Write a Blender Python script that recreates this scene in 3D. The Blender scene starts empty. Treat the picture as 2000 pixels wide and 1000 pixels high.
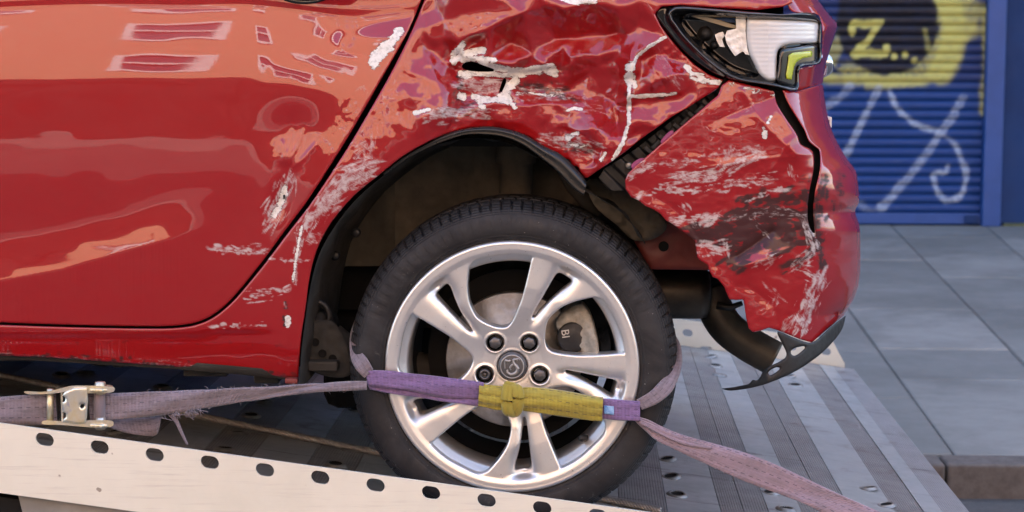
import bpy, bmesh, math, random
import numpy as np
from mathutils import Vector, Matrix
random.seed(7)
R_ = math.radians
SC = bpy.context.scene
COL = SC.collection

# ------------------------------------------------------------------ camera
FPX, YAW, PITCH = 3600.0, R_(2.4), R_(-6.6)
CAM = np.array([0.0, 0.0, 1.54])
cam_d = bpy.data.cameras.new('camera')
cam = bpy.data.objects.new('camera', cam_d); COL.objects.link(cam)
cam.location = CAM; cam.rotation_euler = (R_(90) + PITCH, 0, YAW)
cam_d.sensor_width = 36.0; cam_d.lens = 36.0 * FPX / 2000.0
cam_d.clip_start = 0.05; cam_d.clip_end = 500
cam_d.dof.use_dof = True; cam_d.dof.focus_distance = 3.38; cam_d.dof.aperture_fstop = 7.5
SC.camera = cam

# ------------------------------------------------------------------ world, sun, exposure
SUN_EL, SUN_AZ = R_(44), R_(8)          # sun stands behind the shuttered building: the near street lies in its shade
world = bpy.data.worlds.new('World'); SC.world = world; world.use_nodes = True
wn = world.node_tree; wn.nodes.clear()
wo = wn.nodes.new('ShaderNodeOutputWorld'); wb = wn.nodes.new('ShaderNodeBackground'); ws = wn.nodes.new('ShaderNodeTexSky')
ws.sky_type = 'NISHITA'; ws.sun_disc = False; ws.sun_elevation = SUN_EL; ws.sun_rotation = SUN_AZ
ws.dust_density = 2.2; ws.ozone_density = 0.5
wb.inputs['Strength'].default_value = 0.15
wn.links.new(ws.outputs[0], wb.inputs[0]); wn.links.new(wb.outputs[0], wo.inputs[0])
sd = bpy.data.lights.new('sun', 'SUN'); sd.energy = 3.6; sd.angle = R_(0.5); sd.color = (1.0, 0.965, 0.90)
so = bpy.data.objects.new('sun', sd); COL.objects.link(so)
sdir = Vector((math.sin(SUN_AZ) * math.cos(SUN_EL), math.cos(SUN_AZ) * math.cos(SUN_EL), math.sin(SUN_EL)))
so.rotation_euler = sdir.to_track_quat('Z', 'Y').to_euler()
SC.view_settings.view_transform = 'Standard'; SC.view_settings.look = 'None'
SC.view_settings.exposure = 2.42; SC.view_settings.gamma = 1.0
SC.view_settings.use_curve_mapping = False

# ------------------------------------------------------------------ photo measure -> place helpers
_F = np.array([-math.sin(YAW) * math.cos(PITCH), math.cos(YAW) * math.cos(PITCH), math.sin(PITCH)])
_Rt = np.array([math.cos(YAW), math.sin(YAW), 0.0]); _Up = np.cross(_Rt, _F)
def ray(u, v):
    u = np.asarray(u, float); v = np.asarray(v, float)
    return _F + ((u - 1000) / FPX)[..., None] * _Rt - ((v - 500) / FPX)[..., None] * _Up
def P(u, v, Y):
    d = ray(u, v); t = np.asarray(Y, float) / d[..., 1]
    return CAM + d * t[..., None]
def PZ(u, v, z):
    d = ray(u, v); t = (z - CAM[2]) / d[..., 2]
    return CAM + d * t[..., None]
def proj(p):
    q = np.asarray(p, float) - CAM; w = q @ _F
    return 1000 + FPX * (q @ _Rt) / w, 500 - FPX * (q @ _Up) / w

# ------------------------------------------------------------------ numeric helpers
def sst(a, b, x):
    t = np.clip((np.asarray(x, float) - a) / (b - a), 0, 1); return t * t * (3 - 2 * t)
def vnoise(x, y, seed=0):
    def h(i, j):
        n = (i.astype(np.int64) * 374761393 + j.astype(np.int64) * 668265263 + seed * 974711) & 0x7fffffff
        n = ((n ^ (n >> 13)) * 1274126177) & 0x7fffffff
        return ((n ^ (n >> 16)) & 0xffff) / 65535.0
    xi = np.floor(x); yi = np.floor(y); fx = x - xi; fy = y - yi
    fx = fx**3 * (fx * (fx * 6 - 15) + 10); fy = fy**3 * (fy * (fy * 6 - 15) + 10)
    a = h(xi, yi); b = h(xi + 1, yi); c = h(xi, yi + 1); d = h(xi + 1, yi + 1)
    return (a + (b - a) * fx) * (1 - fy) + (c + (d - c) * fx) * fy
def fbm(x, y, seed=0, o=3):
    s = 0; a = 1; t = 0
    for k in range(o):
        s = s + a * (vnoise(x * 2**k, y * 2**k, seed + k * 17) - 0.5); t += a; a *= 0.5
    return s / t * 2
def facets(u, v, n, seed, box, slope):
    """folded-sheet relief: random planes combined by max and min, metres of depth per px slope"""
    rs = np.random.RandomState(seed); out = None
    for k in range(n):
        cx = rs.uniform(box[0], box[2]); cy = rs.uniform(box[1], box[3]); a = rs.uniform(0, 2 * np.pi); s = slope * rs.uniform(.4, 1)
        pl = ((u - cx) * np.cos(a) + (v - cy) * np.sin(a)) * s
        out = pl if out is None else (np.maximum(out, pl) if k % 2 else np.minimum(out, pl))
    return out
def seg_dist(u, v, pts):
    """distance, side and position along a polyline"""
    best = np.full(np.shape(u), 1e9); side = np.zeros(np.shape(u)); par = np.zeros(np.shape(u)); L = 0
    for (x0, y0), (x1, y1) in zip(pts[:-1], pts[1:]):
        dx, dy = x1 - x0, y1 - y0; l2 = dx * dx + dy * dy + 1e-9; l = math.sqrt(l2)
        t = np.clip(((u - x0) * dx + (v - y0) * dy) / l2, 0, 1)
        d = np.hypot(u - x0 - t * dx, v - y0 - t * dy); m = d < best
        best = np.where(m, d, best); side = np.where(m, np.sign(dx * (v - y0) - dy * (u - x0)), side)
        par = np.where(m, L + t * l, par); L += l
    return best, side, par, L
def smooth_line(pts, n=6, closed=False):
    pts = [np.array(p, float) for p in pts]; N = len(pts); out = []
    for i in range(N if closed else N - 1):
        p1, p2 = pts[i], pts[(i + 1) % N]
        p0 = pts[(i - 1) % N] if (closed or i > 0) else p1
        p3 = pts[(i + 2) % N] if (closed or i + 2 < N) else p2
        for k in range(n):
            t = k / n
            out.append(0.5 * (2 * p1 + (p2 - p0) * t + (2 * p0 - 5 * p1 + 4 * p2 - p3) * t * t + (3 * p1 - p0 - 3 * p2 + p3) * t**3))
    if not closed: out.append(pts[-1])
    return [tuple(p) for p in out]
def inside(u, v, loops):
    c = np.zeros(u.shape, bool)
    for lp in loops:
        a = np.array(lp); b = np.roll(a, -1, 0)
        for (x0, y0), (x1, y1) in zip(a, b):
            if y0 == y1: continue
            m = (y0 > v) != (y1 > v)
            c ^= m & (u < (x1 - x0) * (v - y0) / (y1 - y0) + x0)
    return c
def near_edge(u, v, loops):
    bd = np.full(u.shape, 1e18); bx = u.copy(); by = v.copy()
    for lp in loops:
        a = np.array(lp); b = np.roll(a, -1, 0)
        for (x0, y0), (x1, y1) in zip(a, b):
            dx, dy = x1 - x0, y1 - y0; l2 = dx * dx + dy * dy + 1e-12
            t = np.clip(((u - x0) * dx + (v - y0) * dy) / l2, 0, 1)
            qx = x0 + t * dx; qy = y0 + t * dy; d = (u - qx)**2 + (v - qy)**2
            m = d < bd; bd = np.where(m, d, bd); bx = np.where(m, qx, bx); by = np.where(m, qy, by)
    return np.sqrt(bd), bx, by

# ------------------------------------------------------------------ object helpers
def empty(name, loc=(0, 0, 0)):
    o = bpy.data.objects.new(name, None); COL.objects.link(o); o.location = loc; o.empty_display_size = 0.1; return o
def tag(o, label=None, cat=None, group=None, kind=None):
    if label: o['label'] = label
    if cat: o['category'] = cat
    if group: o['group'] = group
    if kind: o['kind'] = kind
    return o
def link(name, me, mat=None, parent=None):
    o = bpy.data.objects.new(name, me); COL.objects.link(o)
    if mat and not me.materials: me.materials.append(mat)
    if parent:
        o.parent = parent
        par = parent; off = Vector((0, 0, 0))
        while par: off += par.location; par = par.parent
        o.location = -off          # meshes are written in world coordinates
    return o
def mesh(name, verts, faces, mat=None, parent=None, smooth=True, uv=None, attr=None):
    me = bpy.data.meshes.new(name)
    verts = np.asarray(verts, float)
    me.from_pydata([tuple(p) for p in verts.tolist()], [], [tuple(int(i) for i in f) for f in faces]); me.update()
    if smooth: me.polygons.foreach_set('use_smooth', np.ones(len(me.polygons), bool))
    li = np.zeros(len(me.loops), np.int32); me.loops.foreach_get('vertex_index', li)
    if uv is not None:
        l = me.uv_layers.new(name='UVMap'); l.data.foreach_set('uv', np.asarray(uv, np.float32)[li].ravel())
    if attr is not None:
        for k, a in attr.items():
            ca = me.color_attributes.new(k, 'FLOAT_COLOR', 'POINT')
            a = np.asarray(a, np.float32)
            if a.shape[1] == 3: a = np.hstack([a, np.ones((len(a), 1), np.float32)])
            ca.data.foreach_set('color', a.ravel())
    return link(name, me, mat, parent)
def fix(o):
    bm = bmesh.new(); bm.from_mesh(o.data); bmesh.ops.recalc_face_normals(bm, faces=bm.faces); bm.to_mesh(o.data); bm.free(); return o
def bev(o, w, seg=2, ang=40):
    m = o.modifiers.new('bevel', 'BEVEL'); m.width = w; m.segments = seg; m.limit_method = 'ANGLE'; m.angle_limit = R_(ang); return o
def solid(o, t, off=1):
    m = o.modifiers.new('solid', 'SOLIDIFY'); m.thickness = t; m.offset = off; return o
BOXF = [(0, 1, 3, 2), (4, 6, 7, 5), (0, 4, 5, 1), (2, 3, 7, 6), (0, 2, 6, 4), (1, 5, 7, 3)]
def box(name, a, b, mat, parent=None, bevel=0.0):
    vs = [(x, y, z) for x in (a[0], b[0]) for y in (a[1], b[1]) for z in (a[2], b[2])]
    o = fix(mesh(name, vs, BOXF, mat, parent, smooth=False))
    if bevel: bev(o, bevel)
    return o
def tube(name, pts, rad, mat, parent=None, n=12, caps=True, twist=None):
    pts = np.asarray(pts, float); m = len(pts); rad = np.broadcast_to(np.asarray(rad, float), (m,))
    tan = np.gradient(pts, axis=0); tan /= np.linalg.norm(tan, axis=1)[:, None] + 1e-12
    up = np.array([0, 0, 1.0]) if abs(tan[0][2]) < .9 else np.array([0, 1.0, 0]); vs = []
    for i in range(m):
        a = np.cross(tan[i], up); a /= np.linalg.norm(a); b = np.cross(a, tan[i]); 
        for k in range(n):
            t = 2 * np.pi * k / n; vs.append(pts[i] + rad[i] * (a * math.cos(t) + b * math.sin(t)))
    fs = [(i * n + k, i * n + (k + 1) % n, (i + 1) * n + (k + 1) % n, (i + 1) * n + k) for i in range(m - 1) for k in range(n)]
    if caps: fs += [tuple(range(n))[::-1], tuple((m - 1) * n + k for k in range(n))]
    return fix(mesh(name, vs, fs, mat, parent))
def lathe(name, prof, c, mat, parent=None, n=64, close=False, fn=None, axis='Y'):
    """prof: (radius, along-axis) pairs turned round an axis through c"""
    pr = np.array(prof, float); m = len(pr); th = np.arange(n) * 2 * np.pi / n
    r = np.repeat(pr[None, :, 0], n, 0); y = np.repeat(pr[None, :, 1], n, 0)
    if fn is not None: r, y = fn(r, y, th[:, None], np.arange(m)[None, :])
    cs, sn = np.cos(th)[:, None], np.sin(th)[:, None]
    if axis == 'Y': V = np.stack([c[0] + r * cs, c[1] + y, c[2] + r * sn], -1)
    elif axis == 'Z': V = np.stack([c[0] + r * cs, c[1] + r * sn, c[2] + y], -1)
    else: V = np.stack([c[0] + y, c[1] + r * cs, c[2] + r * sn], -1)
    fs = [(i * m + j, i * m + j + 1, ((i + 1) % n) * m + j + 1, ((i + 1) % n) * m + j) for i in range(n) for j in range(m - 1)]
    if close: fs += [tuple(i * m for i in range(n)), tuple(i * m + m - 1 for i in range(n))[::-1]]
    return fix(mesh(name, V.reshape(-1, 3), fs, mat, parent))
def panel(name, loops, step, place, depth, mat, parent=None, flange=0.01, roll=0.0, roll_px=4.0, wear=None, roll_loops=None):
    """a sheet cut to an outline: grid cells inside, rim snapped to the outline, edge folded back by flange"""
    allp = np.concatenate([np.array(l) for l in loops]); lo = allp.min(0) - step * 1.5; hi = allp.max(0) + step * 1.5
    us = np.arange(lo[0], hi[0] + step, step); vs = np.arange(lo[1], hi[1] + step, step)
    U, V = np.meshgrid(us, vs); ins = inside(U, V, loops)
    c = ins[:-1, :-1].astype(int) + ins[1:, :-1] + ins[:-1, 1:] + ins[1:, 1:]
    keep = c >= 1
    used = np.zeros(U.shape, bool)
    for a, b in ((0, 0), (0, 1), (1, 0), (1, 1)): used[a:U.shape[0] - 1 + a, b:U.shape[1] - 1 + b] |= keep
    uu, vv = U[used], V[used]; isin = ins[used]
    ed, ex, ey = near_edge(uu, vv, loops)
    uu = np.where(isin, uu, ex); vv = np.where(isin, vv, ey); ed = np.where(isin, ed, 0)
    d = depth(uu, vv)
    if roll: 
        er = ed if roll_loops is None else near_edge(uu, vv, roll_loops)[0]; t = np.clip(1 - er / roll_px, 0, 1); d = d + roll * (1 - np.sqrt(np.clip(1 - t * t, 0, 1)))
    idx = np.full(U.shape, -1); idx[used] = np.arange(used.sum())
    jj, ii = np.nonzero(keep)
    F = np.stack([idx[jj, ii], idx[jj + 1, ii], idx[jj + 1, ii + 1], idx[jj, ii + 1]], -1)
    pts = place(uu, vv, d); uv = np.stack([uu, vv], -1) / 1000.0
    # boundary edges
    E = np.concatenate([F[:, [0, 1]], F[:, [1, 2]], F[:, [2, 3]], F[:, [3, 0]]])
    key = np.sort(E, 1); k1 = key[:, 0].astype(np.int64) * (len(uu) + 1) + key[:, 1]
    _, inv, cnt = np.unique(k1, return_inverse=True, return_counts=True)
    B = E[cnt[inv] == 1]
    att = wear(uu, vv) if wear is not None else None
    if flange:
        bi = np.unique(B); n0 = len(uu); mp = {int(b): k for k, b in enumerate(bi)}; nb = len(bi)
        fl = place(uu[bi], vv[bi], d[bi] + flange)
        pts = np.concatenate([pts, pts[bi], fl]); uv = np.concatenate([uv, uv[bi], uv[bi]])
        if att is not None: att = np.concatenate([att, att[bi] * 0.3, att[bi] * 0])
        W = [(n0 + mp[int(a)], n0 + nb + mp[int(a)], n0 + nb + mp[int(b)], n0 + mp[int(b)]) for a, b in B]
        F = F.tolist() + W
    o = mesh(name, pts, F, mat, parent, uv=uv, attr=None if att is None else {'wear': att})
    return o
def on_side(u, v, d): return P(u, v, Y0 + d)
def at_depth(Y):
    return lambda u, v, d: P(u, v, Y + d)
def zero(u, v): return np.zeros(np.shape(u))

# ------------------------------------------------------------------ materials
def mat(name, col=(.5, .5, .5), rough=.5, metal=0.0, coat=0.0, **kw):
    m = bpy.data.materials.new(name); m.use_nodes = True
    b = m.node_tree.nodes['Principled BSDF']
    b.inputs['Base Color'].default_value = (*col, 1); b.inputs['Roughness'].default_value = rough; b.inputs['Metallic'].default_value = metal
    b.inputs['Coat Weight'].default_value = coat
    for k, v in kw.items(): b.inputs[k.replace('_', ' ')].default_value = v
    return m
class N:
    def __init__(s, m): s.t = m.node_tree; s.b = s.t.nodes['Principled BSDF']
    def n(s, typ, **kw):
        x = s.t.nodes.new(typ)
        for k, v in kw.items(): setattr(x, k, v)
        return x
    def l(s, a, b): s.t.links.new(a, b)
    def coord(s, kind='Object', scale=(1, 1, 1), rot=(0, 0, 0)):
        c = s.n('ShaderNodeTexCoord'); mp = s.n('ShaderNodeMapping'); mp.inputs['Scale'].default_value = scale; mp.inputs['Rotation'].default_value = rot
        s.l(c.outputs[kind], mp.inputs[0]); return mp.outputs[0]
    def noise(s, vec, scale=5, detail=4, rough=.55, dist=0):
        x = s.n('ShaderNodeTexNoise'); x.inputs['Scale'].default_value = scale; x.inputs['Detail'].default_value = detail
        x.inputs['Roughness'].default_value = rough; x.inputs['Distortion'].default_value = dist
        s.l(vec, x.inputs['Vector']); return x.outputs['Fac']
    def math(s, op, a, b=None, c=None, clamp=False):
        x = s.n('ShaderNodeMath', operation=op); x.use_clamp = clamp
        for i, q in enumerate((a, b, c)):
            if q is None: continue
            if isinstance(q, (int, float)): x.inputs[i].default_value = q
            else: s.l(q, x.inputs[i])
        return x.outputs[0]
    def step(s, x, a, b, lo=0.0, hi=1.0):
        m = s.n('ShaderNodeMapRange'); m.interpolation_type = 'SMOOTHSTEP'
        m.inputs[1].default_value = a; m.inputs[2].default_value = b; m.inputs[3].default_value = lo; m.inputs[4].default_value = hi
        s.l(x, m.inputs[0]); return m.outputs[0]
    def mix(s, f, a, b):
        x = s.n('ShaderNodeMix', data_type='RGBA')
        for i, q in ((0, f), (6, a), (7, b)):
            if isinstance(q, (int, float)): x.inputs[i].default_value = q
            elif isinstance(q, tuple): x.inputs[i].default_value = (*q, 1)
            else: s.l(q, x.inputs[i])
        return x.outputs[2]
    def bump(s, h, strength=.2, dist=.001, normal=None):
        x = s.n('ShaderNodeBump'); x.inputs['Strength'].default_value = strength; x.inputs['Distance'].default_value = dist
        s.l(h, x.inputs['Height'])
        if normal is not None: s.l(normal, x.inputs['Normal'])
        return x.outputs[0]
    def set(s, **kw):
        for k, v in kw.items():
            i = s.b.inputs[k.replace('_', ' ')]
            if isinstance(v, (int, float)): i.default_value = v
            elif isinstance(v, tuple): i.default_value = (*v, 1)
            else: s.l(v, i)
def noisy(name, c1, c2, scale, rough=(.5, .7), metal=0.0, bump=0.0, bdist=.002, kind='Object', stretch=(1, 1, 1), detail=5, coat=0.0):
    m = mat(name, c1, rough[0], metal, coat); k = N(m)
    v = k.coord(kind, stretch); f = k.noise(v, scale, detail, .6); g = k.step(f, .3, .7)
    k.set(Base_Color=k.mix(g, c1, c2), Roughness=k.step(k.noise(v, scale * 2.3, 3), .3, .7, rough[0], rough[1]))
    if bump: k.set(Normal=k.bump(k.noise(v, scale * 6, 6), bump, bdist))
    return m
def paint_mat(name, red=(.275, .0042, .0066), streak_rot=.05):
    m = mat(name, red, .45); k = N(m)
    at = k.n('ShaderNodeAttribute', attribute_name='wear'); sp = k.n('ShaderNodeSeparateColor'); k.l(at.outputs['Color'], sp.inputs[0])
    r, g, b = sp.outputs[0], sp.outputs[1], sp.outputs[2]
    uv = k.coord('UV')
    n1 = k.noise(k.coord('UV', (34, 78, 1), (0, 0, .08)), 1, 9, .74, .5)
    primer = k.step(k.math('ADD', r, k.math('MULTIPLY_ADD', n1, 3.2, -1.6)), .47, .52)
    rimk = k.math('MULTIPLY', k.step(k.math('ADD', r, k.math('MULTIPLY_ADD', n1, 3.2, -1.6)), .30, .42), k.step(r, .12, .3)); primer = k.math('MULTIPLY', primer, k.step(r, .12, .3))
    n2 = k.noise(uv, 60, 6, .72, .6); n3 = k.noise(k.coord('UV', (40, 150, 1), (0, 0, streak_rot)), 1, 5, .7, .8)
    scuff = k.step(k.math('ADD', g, k.math('MULTIPLY_ADD', n2, 1.2, -.6)), .22, .85)
    scl = k.math('MULTIPLY', k.math('MULTIPLY', scuff, k.step(g, .03, .25)), .78)
    st = n2
    soot = k.math('MULTIPLY', k.step(k.math('ADD', b, k.math('MULTIPLY_ADD', n3, 1.4, -.7)), .20, .85), k.step(b, .03, .2))
    soot = k.math('MULTIPLY', soot, .88)
    pcol = k.mix(k.step(k.noise(uv, 110, 5, .7), .34, .56), (.50, .50, .48), (.74, .73, .70))
    scol = k.mix(k.step(n2, .3, .7), (.36, .31, .32), (.60, .57, .57))
    # fine sparkle of the metallic base
    fl = k.noise(uv, 900, 2, .5)
    base = k.mix(k.step(fl, .45, .75, 0, .22), red, (red[0] * 1.35, red[1] * 1.5, red[2] * 1.5))
    c = k.mix(soot, base, (.022, .020, .021)); c = k.mix(scl, c, scol); c = k.mix(k.math('MULTIPLY', rimk, .75), c, (.075, .055, .055)); c = k.mix(primer, c, pcol)
    film = k.math('MULTIPLY', k.step(k.noise(k.coord('UV', (5, 9, 1)), 2, 6, .65), 0.3, .75), .018); c = k.mix(film, c, (.30, .25, .21))
    wearall = k.math('MAXIMUM', primer, k.math('MAXIMUM', scl, k.math('MULTIPLY', soot, .85)))
    dust = k.noise(k.coord('UV', (3, 6, 1)), 3, 5, .6)
    k.set(Base_Color=c, Roughness=k.step(wearall, 0, 1, .42, .62), Coat_Weight=k.math('SUBTRACT', 1.0, wearall, clamp=True),
          Coat_Roughness=k.step(dust, .35, .8, .016, .05))
    k.b.inputs['Coat IOR'].default_value = 1.66; k.b.inputs['Specular IOR Level'].default_value = .12
    peel = k.noise(uv, 130, 2, .5)
    h = k.math('ADD', k.math('MULTIPLY', peel, .010), k.math('MULTIPLY', primer, -.7))
    h = k.math('ADD', h, k.math('MULTIPLY', k.math('MULTIPLY', scl, st), .5))
    bn = k.bump(h, .6, .0011); k.set(Normal=bn, Coat_Normal=bn)
    return m
M = {}
M['paint'] = paint_mat('red_car_paint')
M['paint_bumper'] = paint_mat('red_bumper_paint', (.275, .0044, .0072), .32)
M['black_gloss'] = mat('black_gloss_plastic', (.006, .006, .007), .12, 0, .6)
M['black'] = noisy('black_plastic', (.006, .006, .0065), (.012, .012, .0125), 30, (.45, .65), bump=.15)
M['lip'] = noisy('arch_lip_satin', (.008, .008, .009), (.014, .014, .014), 12, (.22, .4), bump=.05)
M['rubber'] = noisy('tyre_rubber', (.028, .028, .031), (.055, .054, .055), 14, (.52, .75), bump=.25, bdist=.001)
M['liner'] = noisy('arch_liner_felt', (.055, .051, .042), (.10, .09, .07), 9, (.75, .95), bump=.5, bdist=.002)
M['liner_dark'] = noisy('arch_liner_dark', (.030, .029, .027), (.058, .055, .049), 9, (.7, .9), bump=.4)
M['inner'] = noisy('inner_steel_dusty', (.060, .052, .042), (.135, .115, .085), 11, (.7, .9), bump=.4, detail=8)
M['inner_red'] = noisy('inner_red_steel', (.13, .022, .018), (.20, .035, .028), 9, (.5, .75), bump=.2)
M['dark'] = mat('underbody_dark', (.008, .008, .008), .8)
M['exhaust'] = noisy('exhaust_steel', (.028, .025, .020), (.085, .072, .055), 9, (.4, .6), .7, .2)
M['disc'] = noisy('brake_disc_steel', (.27, .255, .235), (.38, .36, .335), 40, (.3, .5), .8)
M['caliper'] = noisy('caliper_cast', (.22, .21, .18), (.36, .345, .30), 60, (.5, .7), .2, .5, .001)
M['bolt'] = mat('wheel_bolt_grey', (.10, .10, .105), .38, .6)
M['cap'] = mat('cap_grey', (.09, .09, .095), .4, .3)
M['capmark'] = mat('cap_emblem_silver', (.35, .35, .35), .35, .6)
M['rubber'].node_tree.nodes['Principled BSDF'].inputs['Specular IOR Level'].default_value = .3
for q_ in ('liner', 'liner_dark', 'inner', 'dark'): M[q_].node_tree.nodes['Principled BSDF'].inputs['Specular IOR Level'].default_value = .2
def rim_mat():
    m = mat('alloy_silver_lacquer', (.62, .61, .60), .28, .8, .5); k = N(m)
    v = k.coord('Object'); a = k.noise(v, 9, 5, .6); f = k.noise(v, 160, 4, .7)
    col = k.mix(k.step(a, .3, .72), (.80, .795, .79), (.68, .675, .67))
    col = k.mix(k.step(f, .64, .74), col, (.26, .25, .24))
    k.set(Base_Color=col, Roughness=k.step(a, .3, .7, .28, .40)); k.b.inputs['Coat Roughness'].default_value = .12
    k.set(Normal=k.bump(f, .06, .001)); return m
M['rim'] = rim_mat()
M['barrel'] = noisy('rim_barrel_grey', (.30, .285, .27), (.42, .40, .38), 14, (.4, .6), .5)
def lens_mat():
    m = mat('clear_ribbed_lens', (.80, .82, .84), .18, 0, .6); k = N(m)
    w = k.n('ShaderNodeTexWave', wave_type='BANDS', bands_direction='Y'); w.inputs['Scale'].default_value = 36
    k.l(k.coord('UV'), w.inputs[0]); k.set(Normal=k.bump(w.outputs['Fac'], .12, .002)); 
    k.b.inputs['Transmission Weight'].default_value = .25; return m
M['lens'] = lens_mat()
M['lens_broken'] = noisy('broken_lens_white', (.70, .68, .63), (.80, .79, .76), 40, (.25, .45), 0, .5)
def amber_mat():
    m = mat('yellow_green_reflector', (.42, .50, .02), .18, 0, .7); k = N(m)
    b = k.n('ShaderNodeTexBrick'); b.inputs['Scale'].default_value = 190; b.offset = 0; b.inputs['Mortar Size'].default_value = .03
    b.inputs['Color1'].default_value = (.50, .56, .02, 1); b.inputs['Color2'].default_value = (.42, .50, .02, 1); b.inputs['Mortar'].default_value = (.2, .26, .01, 1)
    k.l(k.coord('UV'), b.inputs[0]); k.set(Base_Color=b.outputs[0]); k.b.inputs['Emission Strength'].default_value = 0; return m
M['amber'] = amber_mat()
M['chrome'] = mat('silver_reflector', (.75, .75, .75), .12, 1.0)
def web_mat(name, c1, c2, dirt, sx=1.0):
    m = mat(name, c1, .85); k = N(m)
    uv = k.coord('UV'); s = k.n('ShaderNodeSeparateXYZ'); k.l(uv, s.inputs[0])
    n = k.noise(k.coord('UV', (14, 3, 1)), 1, 6, .65); fine = k.noise(k.coord('UV', (90, 14, 1)), 1, 3, .6)
    col = k.mix(k.step(n, .32, .68), c1, c2); col = k.mix(k.step(fine, .5, .8, 0, .6), col, dirt)
    # woven ribs across and rows of dark stitches along
    wv = k.math('SINE', k.math('MULTIPLY', s.outputs[0], 900.0 * sx)); ww = k.math('SINE', k.math('MULTIPLY', s.outputs[1], 60.0))
    rows = k.math('SINE', k.math('MULTIPLY', s.outputs[1], 18.85)); row = k.step(rows, .965, .985)
    dash = k.step(k.math('SINE', k.math('MULTIPLY', s.outputs[0], 380.0 * sx)), -.2, .1)
    col = k.mix(k.math('MULTIPLY', k.math('MULTIPLY', row, dash), .8), col, (.02, .018, .03))
    k.set(Base_Color=col, Normal=k.bump(k.math('ADD', k.math('MULTIPLY', wv, .5), k.math('MULTIPLY', ww, .3)), .5, .001))
    k.b.inputs['Sheen Weight'].default_value = .3
    return m
M['web_grey'] = web_mat('lilac_grey_webbing', (.22, .185, .225), (.13, .11, .125), (.27, .245, .26))
M['web_purple'] = web_mat('purple_webbing', (.20, .125, .29), (.13, .085, .19), (.26, .20, .33))
M['web_pink'] = web_mat('faded_pink_webbing', (.29, .215, .265), (.20, .155, .185), (.26, .21, .225))
M['web_yellow'] = web_mat('olive_yellow_sleeve', (.36, .30, .035), (.24, .20, .03), (.42, .36, .06))
M['tagblue'] = noisy('blue_tag', (.05, .20, .55), (.30, .50, .75), 120, (.5, .7))
def zinc_mat():
    m = mat('yellow_zinc_steel', (.7, .68, .58), .35, .85); k = N(m); v = k.coord('Object')
    a = k.noise(v, 26, 4, .6); col = k.mix(k.step(a, .35, .65), (.72, .70, .62), (.66, .58, .36)); col = k.mix(k.step(k.noise(v, 60, 4), .6, .75), col, (.5, .5, .58))
    k.set(Base_Color=col, Roughness=k.step(a, .3, .7, .28, .5)); return m
M['zinc'] = zinc_mat()
def rail_mat():
    m = mat('pale_aluminium_plate', (.64, .64, .60), .55, .2); k = N(m); v = k.coord('Object')
    a = k.noise(v, 3, 6, .6); f = k.noise(v, 120, 4, .7); sp = k.noise(v, 45, 2, .4); b = k.noise(k.coord('Object', (1.2, 1, 30)), 6, 6, .7)
    col = k.mix(k.step(a, .35, .7), (.76, .755, .665), (.65, .645, .56)); col = k.mix(k.step(f, .70, .80, 0, .55), col, (.34, .31, .26))
    col = k.mix(k.step(sp, .735, .765, 0, .8), col, (.22, .18, .14)); col = k.mix(k.step(b, .52, .72, 0, .5), col, (.52, .50, .46))
    k.set(Base_Color=col, Roughness=k.step(a, .3, .7, .45, .62), Normal=k.bump(f, .08, .001)); return m
M['rail'] = rail_mat()
def deck_mat(name, c1, c2, rough):
    m = mat(name, c1, rough, .35); k = N(m); v = k.coord('Object')
    a = k.noise(v, 5, 6, .65); s = k.noise(k.coord('Object', (2.2, 16, 1), (0, 0, .25)), 2, 6, .7, 1.2); sc = k.noise(k.coord('Object', (26, 2.0, 1), (0, 0, -.35)), 3, 4, .6, .5)
    col = k.mix(k.step(a, .3, .7), c1, c2); col = k.mix(k.step(s, .56, .70, 0, .8), col, (.075, .062, .058)); col = k.mix(k.step(sc, .66, .72, 0, .5), col, (.55, .56, .57))
    st = k.noise(v, 11, 5, .7, .4); col = k.mix(k.step(st, .56, .74, 0, .65), col, (.12, .085, .07))
    k.set(Base_Color=col, Roughness=k.step(a, .3, .7, rough - .08, rough + .12), Normal=k.bump(k.math('ADD', s, sc), .08, .001)); return m
M['deck'] = deck_mat('worn_aluminium_smooth', (.40, .43, .44), (.29, .315, .325), .40)
M['deck_rib'] = deck_mat('worn_aluminium_ribbed', (.29, .295, .295), (.21, .21, .21), .45)
M['deck_end'] = deck_mat('worn_aluminium_end', (.42, .43, .44), (.34, .35, .36), .38)
M['steel'] = noisy('bright_steel_edge', (.20, .20, .20), (.32, .32, .31), 60, (.4, .55), .7)
M['cable'] = noisy('steel_rope', (.25, .245, .24), (.40, .39, .375), 90, (.4, .6), .6)
M['chassis'] = noisy('truck_chassis_grey', (.16, .16, .15), (.24, .235, .22), 6, (.5, .7))
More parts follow.
